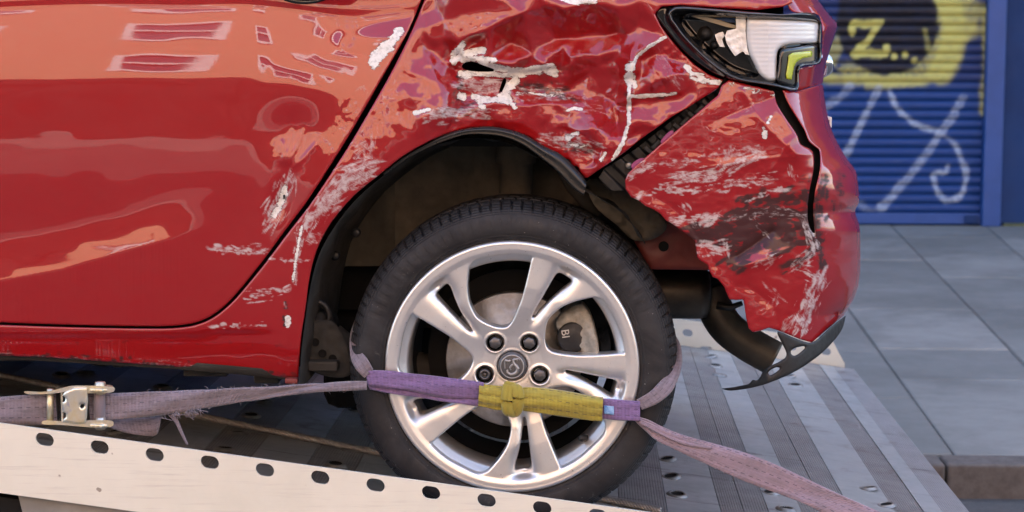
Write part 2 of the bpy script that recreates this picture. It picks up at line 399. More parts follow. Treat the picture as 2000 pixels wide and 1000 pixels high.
def slab_mat():
    m = mat('paving_slab_stone', (.22, .22, .21), .75); k = N(m)
    oi = k.n('ShaderNodeObjectInfo'); v = k.coord('Object')
    a = k.noise(v, 2.2, 6, .65); f = k.noise(v, 60, 5, .7); sp = k.noise(v, 9, 5, .7)
    col = k.mix(oi.outputs['Random'], (.165, .168, .158), (.255, .25, .232)); col = k.mix(k.step(a, .35, .7, 0, .7), col, (.135, .135, .125))
    col = k.mix(k.step(f, .6, .75, 0, .5), col, (.32, .32, .31)); col = k.mix(k.step(sp, .66, .72, 0, .35), col, (.30, .30, .29)); vo = k.n('ShaderNodeTexVoronoi'); vo.inputs['Scale'].default_value = 3.2; k.l(v, vo.inputs['Vector']); gum = k.math('SUBTRACT', 1.0, k.step(vo.outputs['Distance'], .05, .075)); col = k.mix(k.math('MULTIPLY', gum, .7), col, (.10, .10, .10)); big = k.noise(v, .9, 7, .7, .5); col = k.mix(k.step(big, .42, .66, 0, .75), col, (.12, .12, .11))
    k.set(Base_Color=col, Roughness=k.step(a, .3, .7, .6, .8), Normal=k.bump(f, .25, .003)); return m
M['slab'] = slab_mat()
M['mortar'] = noisy('joint_sand', (.11, .11, .105), (.15, .15, .13), 12, (.85, .95))
M['kerb'] = noisy('kerb_granite', (.085, .072, .064), (.125, .108, .096), 30, (.7, .9), bump=.3, bdist=.004)
M['asphalt'] = noisy('asphalt', (.05, .05, .052), (.075, .074, .073), 40, (.75, .9), bump=.4, bdist=.004)
M['moss'] = noisy('moss', (.06, .07, .03), (.10, .11, .05), 20, (.85, .95))
def shutter_mat():
    m = mat('painted_shutter_steel', (.03, .07, .3), .42); k = N(m)
    at = k.n('ShaderNodeAttribute', attribute_name='paint'); v = k.coord('Object'); n = k.noise(v, 9, 5, .6)
    dirt = k.noise(k.coord('Object', (1.2, 1, 9)), 4, 5, .65)
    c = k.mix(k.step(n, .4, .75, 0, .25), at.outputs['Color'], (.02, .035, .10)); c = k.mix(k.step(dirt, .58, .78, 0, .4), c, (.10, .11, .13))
    k.set(Base_Color=c, Roughness=k.step(n, .3, .7, .4, .55)); k.b.inputs['Specular IOR Level'].default_value = .25; return m
M['shutter'] = shutter_mat()
M['bluewall'] = noisy('blue_painted_render', (.006, .027, .10), (.010, .038, .13), 3, (.5, .65), bump=.15, detail=6)
M['bluewall'].node_tree.nodes['Principled BSDF'].inputs['Specular IOR Level'].default_value = .2
M['blueframe'] = noisy('blue_painted_steel', (.010, .052, .20), (.015, .062, .235), 5, (.4, .5))
M['wallbrick'] = noisy('upper_wall_brick', (.20, .09, .06), (.28, .13, .08), 5, (.8, .9))
def brick_mat():
    m = mat('orange_brick', (.4, .2, .12), .85); k = N(m)
    b = k.n('ShaderNodeTexBrick'); b.inputs['Scale'].default_value = 1.0; b.inputs['Brick Width'].default_value = .225; b.inputs['Row Height'].default_value = .075
    b.inputs['Mortar Size'].default_value = .008
    b.inputs['Color1'].default_value = (.64, .33, .17, 1); b.inputs['Color2'].default_value = (.56, .27, .135, 1); b.inputs['Mortar'].default_value = (.50, .42, .34, 1)
    k.l(k.coord('UV'), b.inputs[0]); n = k.noise(k.coord('UV'), .4, 5); k.set(Base_Color=k.mix(k.step(n, .3, .7, 0, .4), b.outputs[0], (.62, .37, .21))); return m
M['brick'] = brick_mat()
M['white'] = noisy('white_paint', (.72, .71, .68), (.8, .79, .76), 8, (.5, .65))
M['glass'] = mat('window_glass', (.10, .10, .13), .05, 0, 0)
M['shopdark'] = noisy('dark_shopfront', (.010, .009, .010), (.022, .018, .018), 2, (.3, .5))
M['cloud'] = mat('purple_clip_plastic', (.28, .05, .16), .35, 0, .4)
M['plate'] = mat('white_plate', (.7, .7, .7), .4)
M['ink'] = mat('dark_ink', (.012, .012, .012), .5)
def tyre_mat():
    m = M['rubber']; k = N(m); v = k.coord('Object'); a = k.noise(v, 7, 6, .7, 1.0); f = k.noise(v, 45, 5, .7, .5)
    c = k.mix(k.step(a, .35, .7), (.014, .014, .016), (.033, .033, .035)); c = k.mix(k.step(f, .62, .78, 0, .7), c, (.13, .125, .12))
    sp = k.noise(v, 220, 2, .5); c = k.mix(k.step(sp, .72, .78, 0, .8), c, (.28, .27, .26)); k.set(Base_Color=c)
    wc = P(np.array(1000.), np.array(717.), 3.385); sub = k.n('ShaderNodeVectorMath', operation='SUBTRACT'); k.l(v, sub.inputs[0]); sub.inputs[1].default_value = tuple(wc)
    fl = k.n('ShaderNodeVectorMath', operation='MULTIPLY'); k.l(sub.outputs[0], fl.inputs[0]); fl.inputs[1].default_value = (1, 0, 1)
    ln_ = k.n('ShaderNodeVectorMath', operation='LENGTH'); k.l(fl.outputs[0], ln_.inputs[0]); r = ln_.outputs['Value']
    ring = k.math('MULTIPLY', k.math('SINE', k.math('MULTIPLY', r, 1500.0)), k.step(r, .283, .288)); bead = k.math('MULTIPLY', k.math('SINE', k.math('MULTIPLY', r, 900.0)), k.math('SUBTRACT', 1.0, k.step(r, .246, .252)))
    h = k.math('ADD', k.math('ADD', ring, bead), k.math('MULTIPLY', f, 1.2)); k.set(Normal=k.bump(h, .5, .0012))
tyre_mat()
#@@SETTING
# ================================================================== SETTING: ground
def S(o): o['kind'] = 'structure'; return o
KY, WY, PZH = 6.19, 14.55, 0.12
S(mesh('road', [(-60, -9.5, 0), (60, -9.5, 0), (60, KY + .05, 0), (-60, KY + .05, 0)], [(0, 1, 2, 3)], M['asphalt'], smooth=False))
S(mesh('ground', [(-250, -250, -.03), (250, -250, -.03), (250, 250, -.03), (-250, 250, -.03)], [(0, 1, 2, 3)], M['asphalt'], smooth=False))
pav = S(mesh('pavement', [(-30, KY + .14, PZH - .012), (30, KY + .14, PZH - .012), (30, WY, PZH - .012), (-30, WY, PZH - .012)], [(0, 1, 2, 3)], M['mortar'], smooth=False))
S(box('far_pavement', (-60, -14, -.02), (60, -9.5, .12), M['slab']))
# paving slabs: rows along the kerb with joints that lean as in the photograph
kerb = S(empty('kerb'))
x = -7.0
kk = 0
while x < 9:
    w = .915 if kk != 8 else .9
    bev(box('kerb_stone', (x, KY, -.02), (x + w - .006, KY + .15, PZH + random.uniform(-.002, .002)), M['kerb'] if False else M['kerb'], kerb), .012, 3); x += w; kk += 1
def slab(name, la, lb, y0, y1, par, z=PZH):
    b = random.uniform(-.002, .002); g = .0035; e = .006
    dz = [b + random.uniform(-.001, .001) for _ in range(4)]
    q = lambda o: [(la(y0) + o, y0 + o), (lb(y0) - o, y0 + o), (lb(y1) - o, y1 - o), (la(y1) + o, y1 - o)]
    top = [(p[0], p[1], z + d) for p, d in zip(q(g + e), dz)]; low = [(p[0], p[1], z - .005) for p in q(g)]; bot = [(p[0], p[1], z - .04) for p in low]
    fs = [(0, 1, 2, 3)] + [(4 + i, 4 + (i + 1) % 4, (i + 1) % 4, i) for i in range(4)] + [(8 + i, 8 + (i + 1) % 4, 4 + (i + 1) % 4, 4 + i) for i in range(4)]
    return fix(mesh(name, top + low + bot, fs, M['slab'], par, smooth=False))
def ln(x, s): return lambda y: x + s * (y - 8)
YA, YZ = KY + .155, WY - .06
lines = [ln(-6.2 + .62 * i, .0) for i in range(11)] + [ln(.72, .02), ln(1.33, .035), ln(1.925, .068), ln(2.45, .10), ln(3.02, .10), ln(3.62, .10), ln(4.2, .10), ln(4.8, .10), ln(5.4, .1)]
known = {11: [YA, 7.37, 8.5, 9.9, 11.1, 12.4, 13.5, YZ], 12: [YA, 7.79, 8.57, 9.87, 10.9, 12.13, 13.45, YZ], 13: [YA, 7.5, 8.88, 9.95, 11.24, 12.51, 13.6, YZ]}
for ci in range(len(lines) - 1):
    ys = known.get(ci)
    if ys is None:
        ys = [YA]; y = YA + random.uniform(.5, 1.2)
        while y < YZ - .4: ys.append(y); y += random.uniform(.9, 1.3)
        ys.append(YZ)
    for y0, y1 in zip(ys[:-1], ys[1:]): slab('paving_slab', lines[ci], lines[ci + 1], y0, y1, pav)

# ------------------------------------------------------------------ blue shop building with the roller shutter
shop = tag(empty('shop_building', (2.6, WY, 0)), 'blue painted shopfront wall standing beside the graffitied roller shutter', 'building')
SX0, SX1 = -1.1, 3.055      # shutter opening
ZT = 3.1
def wallbox(name, a, b, m): return box(name, a, b, m, shop)
wallbox('wall', (3.20, WY - .05, 0), (22, WY + 3, 3.9), M['bluewall'])
wallbox('wall', (-24, WY - .05, 0), (SX0 - .16, WY + 3, 3.9), M['bluewall'])
wallbox('lintel', (SX0 - .16, WY - .05, ZT), (3.20, WY + 3, 3.9), M['bluewall'])
wallbox('back_wall', (SX0 - .16, WY + .4, 0), (3.2, WY + 3, ZT), M['dark'])
wallbox('upper_wall', (-24, WY + .1, 3.9), (22, WY + 8, 17.5), M['wallbrick'])
wallbox('plinth', (3.23, WY - .11, PZH - .02), (9, WY - .052, PZH + .02), M['moss'])
for i in range(12):
    for k in range(4):
        xw = -21 + i * 3.6; zw = 5.2 + k * 3.1
        f = box('window', (xw, WY + .03, zw), (xw + 1.2, WY + .098, zw + 1.8), M['white'], shop)
        box('pane', (xw + .08, WY + .015, zw + .08), (xw + 1.12, WY + .028, zw + 1.72), M['glass'], f)
# shutter
sh = tag(empty('roller_shutter', (1.5, WY - .1, PZH)), 'closed blue roller shutter with yellow and white graffiti and a letter Z', 'shutter')
SY = WY - .06
pitch, nsl = .0728, 41
Xc = np.arange(SX0, SX1 + .001, .0125)
prof = [(0, 0), (.10, -.012), (.28, -.019), (.50, -.021), (.72, -.018), (.88, -.010), (.96, .004), (1.0, .004)]
def shutter_paint(X, Z):
    u, v = proj(np.stack([X, np.full_like(X, SY), Z], -1))
    nz = fbm(u / 18, v / 18, 5); nf = fbm(u / 5, v / 5, 9)
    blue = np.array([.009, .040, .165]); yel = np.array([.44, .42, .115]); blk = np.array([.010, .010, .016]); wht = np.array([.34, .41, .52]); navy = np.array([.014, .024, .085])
    c = np.tile(blue, (len(X), 1))
    def lay(col, a):
        nonlocal c
        a = np.clip(a, 0, 1)[:, None]; c = c * (1 - a) + col * a
    def stroke(pts, w, soft=3):
        d, _, _, _ = seg_dist(u, v, smooth_line(pts, 6)); return 1 - sst(w - soft, w + soft, d + nz * 4)
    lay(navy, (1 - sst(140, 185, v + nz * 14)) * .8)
    e = np.hypot((u - 1732) / 100, (v - 42) / 104)
    lay(yel, (1 - sst(1.22, 1.36, e + nz * .12)) * sst(-20, 30, v) * np.maximum(sst(1668, 1720, u), sst(112, 140, v)) * sst(.1, .45, nz + .5 + (v > 60) * .3) * (.62 + .5 * nf))
    lay(yel, stroke([(1836, -20), (1862, 40), (1856, 100), (1835, 140)], 24, 8) * .95)
    lay(yel, stroke([(1890, -20), (1880, 60), (1905, 20)], 15, 8) * .7)
    lay(yel, stroke([(1925, 20), (1930, 110), (1926, 170), (1922, 215)], 10, 6) * .75)
    lay(yel, stroke([(1862, 70), (1900, 60)], 14, 8) * .6)
    lay(yel, stroke([(1668, -20), (1660, 40), (1640, 80), (1620, 118)], 12, 5) * .55)
    lay(yel, stroke([(1600, 152), (1700, 158), (1800, 158), (1850, 140)], 9, 6) * .85)
    lay(blk, 1 - sst(.96, 1.04, e + nz * .04))
    lay(yel, stroke([(1806, 60), (1812, 95)], 5, 3) * .45)
    for p in ([(1664, 66), (1666, 46), (1690, 47), (1718, 44)], [(1718, 44), (1700, 70), (1672, 104)], [(1668, 106), (1690, 104), (1726, 106), (1730, 92)]):
        lay(yel, stroke(p, 6.5, 1.8))
    for (x, y) in ((1746, 110), (1767, 107), (1785, 118)): lay(yel, 1 - sst(4, 8, np.hypot(u - x, (v - y) * .9)))
    for p, w, a in (([(1715, 172), (1700, 205), (1672, 262), (1652, 302)], 9, .8), ([(1660, 168), (1640, 190), (1608, 212)], 11, .55),
                 ([(1738, 178), (1752, 212), (1790, 244), (1830, 258), (1862, 280), (1880, 318), (1886, 350), (1876, 380), (1852, 393), (1832, 376), (1823, 350), (1828, 336), (1846, 337), (1850, 325)], 6.5, .95),
                 ([(1878, 190), (1862, 225), (1836, 262), (1795, 318), (1752, 370), (1722, 405)], 10, .62), ([(1722, 405), (1700, 416), (1680, 398)], 9, .4)):
        lay(wht, stroke(p, w * .78, 3.0) * a * (.75 + .5 * nf))
    return c
for i in range(nsl):
    z0 = PZH + .10 + i * pitch
    Z = np.array([z0 + p[0] * pitch for p in prof]); Yv = np.array([SY + p[1] for p in prof])
    GX, GZ = np.meshgrid(Xc, Z); GY = np.repeat(Yv[:, None], len(Xc), 1)
    V = np.stack([GX, GY, GZ], -1).reshape(-1, 3); n = len(Xc)
    fs = [(a * n + b, a * n + b + 1, (a + 1) * n + b + 1, (a + 1) * n + b) for a in range(len(Z) - 1) for b in range(n - 1)]
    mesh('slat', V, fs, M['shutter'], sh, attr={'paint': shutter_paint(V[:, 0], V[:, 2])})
bb = box('bottom_bar', (SX0, SY - .03, PZH + .012), (SX1, SY + .02, PZH + .098), M['blueframe'], sh, .006)
box('lock_box', (2.93, SY - .05, PZH + .02), (3.03, SY - .031, PZH + .085), M['bluewall'], sh, .004)
for xa in (SX0 - .15, SX1):
    box('guide_rail', (xa, SY - .09, PZH), (xa + .14, SY + .04, ZT), M['blueframe'], sh, .008)
# ------------------------------------------------------------------ sunlit brick terrace across the road, mirrored in the paintwork
BY = -14.0
terr = tag(empty('brick_terrace', (0, BY, 0)), 'sunlit orange brick terrace with white framed windows mirrored in the red door', 'building')
def bw(name, a, b):
    vs = [(a[0], BY, a[1]), (b[0], BY, a[1]), (b[0], BY, b[1]), (a[0], BY, b[1])]
    return mesh(name, vs, [(0, 1, 2, 3)], M['brick'], terr, smooth=False, uv=[(p[0], p[2]) for p in vs])
Z0, Z1 = 3.6, 14.5
xs = []; x = -27.0
while x < 27: xs.append(x); x += 3.05
zr = [(4.6, 6.5), (8.0, 9.8), (11.3, 13.0)]
zz = [Z0] + [q for r in zr for q in r] + [Z1]
for j in range(len(zz) - 1):
    if j % 2 == 0: bw('wall', (-28, zz[j]), (28, zz[j + 1]))
    else:
        xe = -28
        for x in xs: bw('wall', (xe, zz[j]), (x, zz[j + 1])); xe = x + 1.25
        bw('wall', (xe, zz[j]), (28, zz[j + 1]))
        for x in xs:
            a, b = zz[j], zz[j + 1]
            f = box('window', (x - .1, BY - .16, a - .1), (x + 1.35, BY - .1, b + .1), M['glass'], terr)
            for q in (((x, BY - .1, a), (x + .18, BY + .04, b)), ((x + 1.07, BY - .1, a), (x + 1.25, BY + .04, b)), ((x + .18, BY - .1, b - .18), (x + 1.07, BY + .04, b)), ((x + .18, BY - .1, a), (x + 1.07, BY + .07, a + .18)), ((x + .18, BY - .1, (a + b) / 2 - .06), (x + 1.07, BY + .03, (a + b) / 2 + .06))):
                box('frame', q[0], q[1], M['white'], f)
box('shop_fascia', (-28, BY - .2, 3.0), (28, BY + .12, 3.6), M['shopdark'], terr)
box('cornice', (-28, BY - .3, Z1), (28, BY + .3, Z1 + .4), M['white'], terr)
for i in range(14):
    xa = -28 + i * 4
    box('shopfront', (xa, BY - .3, .12), (xa + 3.6, BY - .02, 3.0), M['shopdark'], terr); box('pillar', (xa + 3.6, BY - .3, .12), (xa + 4, BY + .1, 3.0), M['white'] if i % 5 == 2 else M['shopdark'], terr)
box('back', (-28, BY - 8, 0), (28, BY - .32, Z1), M['shopdark'], terr)

# ================================================================== RECOVERY TRUCK BED
DS, DZ = -.130, .600
def zd(X): return DZ + DS * np.asarray(X, float)
def PD(u, v):
    d = ray(u, v); t = (DZ - CAM[2]) / (d[..., 2] - DS * d[..., 0]); return CAM + d * t[..., None]
RY, FY, DX0, DX1 = 3.20, 5.95, -4.2, .862
bed = tag(empty('truck_bed', (-1, 4.5, 0)), 'sloping recovery truck bed of ribbed aluminium planks with punched side rails', 'truck bed')
# planks: (from, to, kind)
pl = [(.795, DX1, 'end'), (.748, .795, 'smooth'), (.680, .748, 'rib'), (.575, .680, 'smooth'), (.517, .575, 'rib'), (.460, .517, 'rib'), (.385, .460, 'smooth'), (.330, .385, 'rib'), (.280, .330, 'rib'), (.165, .280, 'smooth')]
x = .165
while x > DX0:
    pl.append((x - .10, x, 'rib')); pl.append((x - .215, x - .10, 'smooth')); x -= .215
def plank(x0, x1, kind):
    g = .0006; xs = []
    if kind == 'smooth': xs = [(x0 + g, -.012), (x0 + g, 0), (x1 - g, 0), (x1 - g, -.012)]
    else:
        n = max(4, int(round((x1 - x0) / .0058))); w = (x1 - x0 - 2 * g) / n; h = .0022 if kind == 'end' else .0011
        xs = [(x0 + g, -.012)]
        for i in range(n):
            a = x0 + g + i * w; xs += [(a, -h), (a + w * .22, 0), (a + w * .72, 0), (a + w * .94, -h)]
        xs += [(x1 - g, -.012)]
    dz = random.uniform(-.0008, .0008)
    V = [(a, y, float(zd(a)) + h + dz) for y in (RY + .012, FY - .01) for a, h in xs]; n = len(xs)
    f = [(i, i + 1, n + i + 1, n + i) for i in range(n - 1)]
    return fix(mesh('plank', V, f, M['deck_end'] if kind == 'end' else M['deck'] if kind == 'smooth' else M['deck_rib'], bed, smooth=False))
for q in pl: plank(*q)
fr = [(DX0, -.30), (DX1 - .02, -.10)]
V = [(DX0, RY + .02, float(zd(DX0)) - .3), (DX1 - .03, RY + .02, float(zd(DX1)) - .06), (DX1 - .002, RY + .02, float(zd(DX1)) - .014), (DX0, RY + .02, float(zd(DX0)) - .014)]
V += [(p[0], FY - .02, p[2]) for p in V]
fix(mesh('bed_frame', V, [(0, 1, 2, 3), (7, 6, 5, 4), (0, 4, 5, 1), (1, 5, 6, 2), (2, 6, 7, 3), (3, 7, 4, 0)], M['dark'], bed, smooth=False))
box('chassis_beam', (-4.2, 3.32, .18), (-.70, 3.50, .52), M['chassis'], bed, .01)
a, b = P(np.array(36.), np.array(966.), RY + .014), P(np.array(62.), np.array(1030.), RY + .014)
V = [(a[0], RY + .012, float(zd(a[0])) - .004), (-.77, RY + .012, float(zd(-.77)) - .004), (-.76, RY + .012, .40), (b[0] + .05, RY + .012, .40)]; V += [(x, RY + .018, z) for x, y, z in V]
fix(mesh('skirt_panel', V, [(0, 1, 2, 3), (7, 6, 5, 4), (0, 4, 5, 1), (1, 5, 6, 2), (2, 6, 7, 3), (3, 7, 4, 0)], M['chassis'], bed, smooth=False))
# tie-down holes: flared steel rims in the smooth planks
hole0 = None
def hole(x, y):
    global hole0
    if hole0 is None:
        hole0 = lathe('tie_hole', [(.0245, -.001), (.021, .0035), (.0175, .0056), (.0145, .0045), (.0125, -.0005)], (0, 0, 0), M['steel'], bed, n=24, axis='Z')
        bot = lathe('hole_shade_disc', [(.0150, .0046), (.0135, .0030), (.0001, .0030)], (0, 0, 0), M['dark'], hole0, n=16, axis='Z')  # dark disc painted as the shade inside the hole; the plank is uncut
        bot.location = (0, 0, 0); o = hole0
    else:
        o = hole0.copy(); COL.objects.link(o); o.parent = bed
        c = hole0.children[0].copy(); COL.objects.link(c); c.parent = o; c.location = (0, 0, 0)
    o.location = Vector((x, y, float(zd(x)))) - bed.location; o.rotation_euler = (0, math.atan(-DS), random.uniform(0, 6))
hs = set()
for px, py in [(1302, 898), (1310, 932), (1322, 967), (1535, 995), (1505, 962), (1695, 955), (1730, 988), (1368, 663), (1378, 680), (1387, 697), (1397, 715), (1405, 733), (1540, 736), (1553, 753), (490, 812), (465, 847), (440, 878), (685, 878), (655, 908), (225, 845), (318, 756), (120, 733), (515, 786), (820, 740), (860, 830), (950, 865), (905, 840)]:
    p = PD(np.array(float(px)), np.array(float(py))); hole(p[0], p[1])
for k in range(12):
    for x in (-.55, -1.2, -1.63): hole(x + .0, 4.3 + k * .13)
# side rails with slots
def rail(name, pts_holes, X0, X1, Y, h, endround=0.0):
    hs = np.linspace(0, 2 * np.pi, 24, endpoint=False)
    V = []; F = []
    def add(p): V.append(p); return len(V) - 1
    cx = [c[0] for c in pts_holes]; edges = [X0] + [(a + b) / 2 for a, b in zip(cx[:-1], cx[1:])] + [X1]
    a_, b_ = .0152, .0118; st = .0045
    for i, (c, zc) in enumerate(pts_holes):
        x0, x1 = edges[i], edges[i + 1]; ring = []; outer = []
        for t in hs:
            ct, s_ = math.cos(t), math.sin(t)
            hx = c + (math.copysign(st, ct) if abs(ct) > 1e-6 else 0) + a_ * .78 * ct; hz = zc + DS * (hx - c) + b_ * s_
            # project on the cell border
            kx = ((x1 - c) if ct > 0 else (c - x0)) / max(abs(ct), 1e-6)
            top = float(zd(c)) + h; bot = float(zd(c)); kz = ((top - zc) if s_ > 0 else (zc - bot)) / max(abs(s_), 1e-6)
            k = min(kx, kz); ox = c + ct * k; oz = zc + s_ * k + DS * (ox - c)
            ring.append(add((hx, Y, hz))); outer.append(add((ox, Y, oz)))
        for (xx, zs) in ((x0, 0), (x0, h), (x1, 0), (x1, h)):
            pass
        n = len(hs)
        cid = [add((x1, Y, float(zd(x1)) + h)), add((x0, Y, float(zd(x0)) + h)), add((x0, Y, float(zd(x0)))), add((x1, Y, float(zd(x1))))]
        for k in range(n):
            j = (k + 1) % n
            F.append((ring[k], ring[j], outer[j], outer[k]))
            # fill the corner if the border turns between k and j
            pk, pj = V[outer[k]], V[outer[j]]
            kk = abs(pk[0] - x0) < 1e-6 or abs(pk[0] - x1) < 1e-6; kj = abs(pj[0] - x0) < 1e-6 or abs(pj[0] - x1) < 1e-6
            if kk != kj:
                q = int(((hs[k] + math.pi / 24) % (2 * math.pi)) // (math.pi / 2)); F.append((outer[k], outer[j], cid[q]))
    if endround: V = [(x, y, min(z, float(zd(x)) + h - max(0.0, x - (X1 - endround)) * 1.7)) for x, y, z in V]
    o = fix(mesh(name, V, F, M['rail'], bed, smooth=False))
    bm = bmesh.new(); bm.from_mesh(o.data); bmesh.ops.remove_doubles(bm, verts=bm.verts, dist=1e-5); bmesh.ops.recalc_face_normals(bm, faces=bm.faces); bm.to_mesh(o.data); bm.free()
    m = o.modifiers.new('solid', 'SOLIDIFY'); m.thickness = .005; m.offset = 0
    return o
hp = []
p0 = P(np.array(88.), np.array(858.), RY); p1 = P(np.array(1059.), np.array(990.), RY); dxh = (p1[0] - p0[0]) / 9
for i in range(-28, 18):
    x = p0[0] + i * dxh
    if DX0 + .1 < x < DX1 - .08: hp.append((x, float(zd(x)) + float(p0[2] - zd(p0[0]))))
rail('side_rail', hp, DX0, DX1, RY, .128)
fp = [(x + .01, z) for x, z in hp]
rail('side_rail', [(x, float(zd(x)) + .044) for x in .771 - np.arange(44, -1, -1) * .112], DX0, DX1 - .03, FY, .085, .042)
box('rail_foot', (-4.2, RY - .010, 0), (-4.19, RY, .01), M['rail'], bed) if False else None
# winch rope lying on the bed
a = PD(np.array(-60.), np.array(726.)); b = PD(np.array(1110.), np.array(965.)); c = PD(np.array(1290.), np.array(1004.))
pts = []
for t in np.linspace(0, 1, 60):
    q = a + (c - a) * t; q[2] = float(zd(q[0])) + .0075; pts.append(q)
pts = np.array(pts)
cab = empty('winch_cable', tuple(pts[0])); tag(cab, 'thin twisted steel winch cable lying along the truck bed under the car', 'cable')
tt = np.linspace(0, 1, 700); base = np.stack([np.interp(tt, np.linspace(0, 1, 60), pts[:, k]) for k in range(3)], -1)
for s in range(5):
    ph = tt * 2 * np.pi * 46 + s * 2 * np.pi / 5
    tube('strand', base + np.stack([0 * ph, np.cos(ph) * .0046, np.sin(ph) * .0046], -1), .0038, M['cable'], cab, n=6)
#@@CAR
# ================================================================== THE CAR
Y0, YW = 3.35, 3.385
car = tag(empty('car', (-.3, 4.2, .62)), 'red car with crushed rear side and torn bumper strapped on the truck bed', 'car')
PXM = .000945                      # metres per photo pixel at the car side
# ---- relief of the car side, tabulated over the photo's pixel grid (metres, + is into the car)
gu = np.arange(-110, 1730, 2.0); gv = np.arange(-120, 790, 2.0); GU, GV = np.meshgrid(gu, gv)
def tilt_door():
    w = GV + 6 * np.sin(GU / 140.0) + 10 * sst(300, 560, GU) * np.sin((GU - 300) / 90.0)
    # wavy shut-line side: the bright reflection dips towards the gap
    w = w - 75 * sst(470, 700, GU) * sst(20, 120, GV) * (1 - sst(330, 460, GV))
    T = np.interp(w, [-120, -40, -4, 5, 14, 22, 60, 110, 150, 165, 185, 215, 270, 300, 335, 380, 420, 470], [18, 15, 13, 1.0, 1.0, 14.5, 11.5, 8.2, 5.2, 3.4, 1.6, .6, -.4, -1.4, -3.2, -4.8, -5.4, -5.4])
    vc = np.interp(GU, [-110, 0, 120, 250, 340, 430, 520], [565, 550, 528, 490, 465, 432, 400]); amp = 1 - sst(300, 440, GU)
    s = GV - vc
    up = np.interp(s, [-150, -105, -85, -60, -30, -6, 0], [0, 0, 3.5, 10, 12.5, 13.5, 14.5]); dn = np.where(s > 0, -4.6 - 3.5 * (1 - sst(0, 60, s)), 0)
    T = np.where(s <= 0, T + amp * up * (s <= 0), np.where(GV > 400, T * (1 - sst(-3, 3, s)) * 0 - 5.2, T) if False else T)
    low = np.interp(GV, [400, 520, 600, 640, 700, 760], [-4.4, -4.8, -6.2, -7.5, -14, -26])
    T = np.where(s > 0, low * sst(-1, 10, s) + T * (1 - sst(-1, 10, s)), T)
    T = T * (1 - sst(400, 470, GV) * sst(380, 470, GU)) + (-3.2) * sst(400, 470, GV) * sst(380, 470, GU) * (1 - sst(520, 600, GV)) + low * sst(520, 600, GV) * sst(380, 470, GU) * sst(400, 470, GV)
    T = T + 15 * np.exp(-((GU - 742) / 80.0)**2) * np.exp(-((GV - 60 - .16 * (760 - GU)) / 26.0)**2)
    return T
Td = tilt_door()
# crushed quarter: horizontal folds under the shoulder
wv = GV + 9 * fbm(GU / 90, GV / 60, 3) * sst(60, 110, GV) + 5 * np.sin(GU / 55.0) * sst(60, 110, GV)
sk = (GU - 1050) * .05
Tq = np.interp(wv - sk * 0, [-120, -20, 6, 20, 40, 78, 88, 102, 118, 126, 136, 150, 182, 190, 199, 208, 232, 250, 300, 345], [16, 12, 8, -12, -17, -15, 12, 15, 12, -16, -8, -10, -11, 14, 15, -3, 2, -9, -12, -8])
TH = np.tan(np.radians(Td)) * 2 * PXM
D = -np.cumsum(TH, 0); i0 = int((180 + 120) / 2); D = D - D[i0][None, :]
def gauss(cx, cy, sx, sy, a=0.0):
    ca, sa = math.cos(a), math.sin(a); x = (GU - cx) * ca + (GV - cy) * sa; y = -(GU - cx) * sa + (GV - cy) * ca
    return np.exp(-.5 * ((x / sx)**2 + (y / sy)**2))
def crease(pts, amp, wl, wr, taper=.25, warp=2.5, sharp=1.0, seed=1):
    """fold along a line: amp < 0 stands out towards the street"""
    global D
    u = GU + warp * fbm(GU / 22, GV / 22, seed) * 2; v = GV + warp * fbm(GU / 22, GV / 22, seed + 5) * 2
    d, s, p, L = seg_dist(u, v, smooth_line(pts, 5)); w = np.where(s > 0, wr, wl)
    t = np.clip(p / L, 0, 1); env = sst(0, taper, t) * sst(0, taper, 1 - t)
    D = D + amp * env * np.exp(-(d / w)**sharp)
CREASES = [([(1308, 68), (1272, 88), (1243, 110), (1232, 140), (1229, 188), (1227, 240), (1214, 282), (1195, 318)], -.007, 10, 14), ([(1228, 188), (1290, 186), (1340, 180)], -.005, 8, 10), ([(884, 128), (940, 124), (1000, 142), (1090, 136), (1140, 140)], .007, 6, 12),
           ([(898, 84), (955, 55), (1017, 24), (1080, 6)], -.005, 14, 16), ([(880, 128), (886, 106), (897, 88)], -.006, 7, 10), ([(890, 190), (960, 198), (1010, 206), (1180, 196)], -.004, 10, 12), ([(1196, 112), (1210, 150), (1204, 230), (1180, 290)], .006, 16, 12), ([(782, 160), (822, 230), (800, 275)], -.003, 12, 14), ([(828, 20), (838, 90), (850, 150), (868, 215)], -.004, 12, 14),
           ([(1262, 168), (1300, 150), (1338, 142)], -.005, 9, 9), ([(1085, 250), (1130, 262), (1180, 300)], .005, 8, 10), ([(1256, 116), (1278, 138), (1300, 175)], .004, 8, 8)]
# door dents by the shut line
D += .012 * gauss(575, 262, 34, 36) + .004 * gauss(640, 230, 50, 40)
for (a, b) in (((596, 238), (556, 335)), ((568, 240), (556, 335)), ((630, 262), (560, 340)), ((548, 262), (552, 330))):
    crease([a, ((a[0] + b[0]) / 2 + 3, (a[1] + b[1]) / 2), b], -.005, 9, 9, .35, 1.5)
D += .008 * gauss(546, 388, 14, 34, .25) - .003 * gauss(525, 400, 16, 50, .25)
crease([(560, 352), (552, 390), (526, 436)], .005, 7, 9, .3, 2)
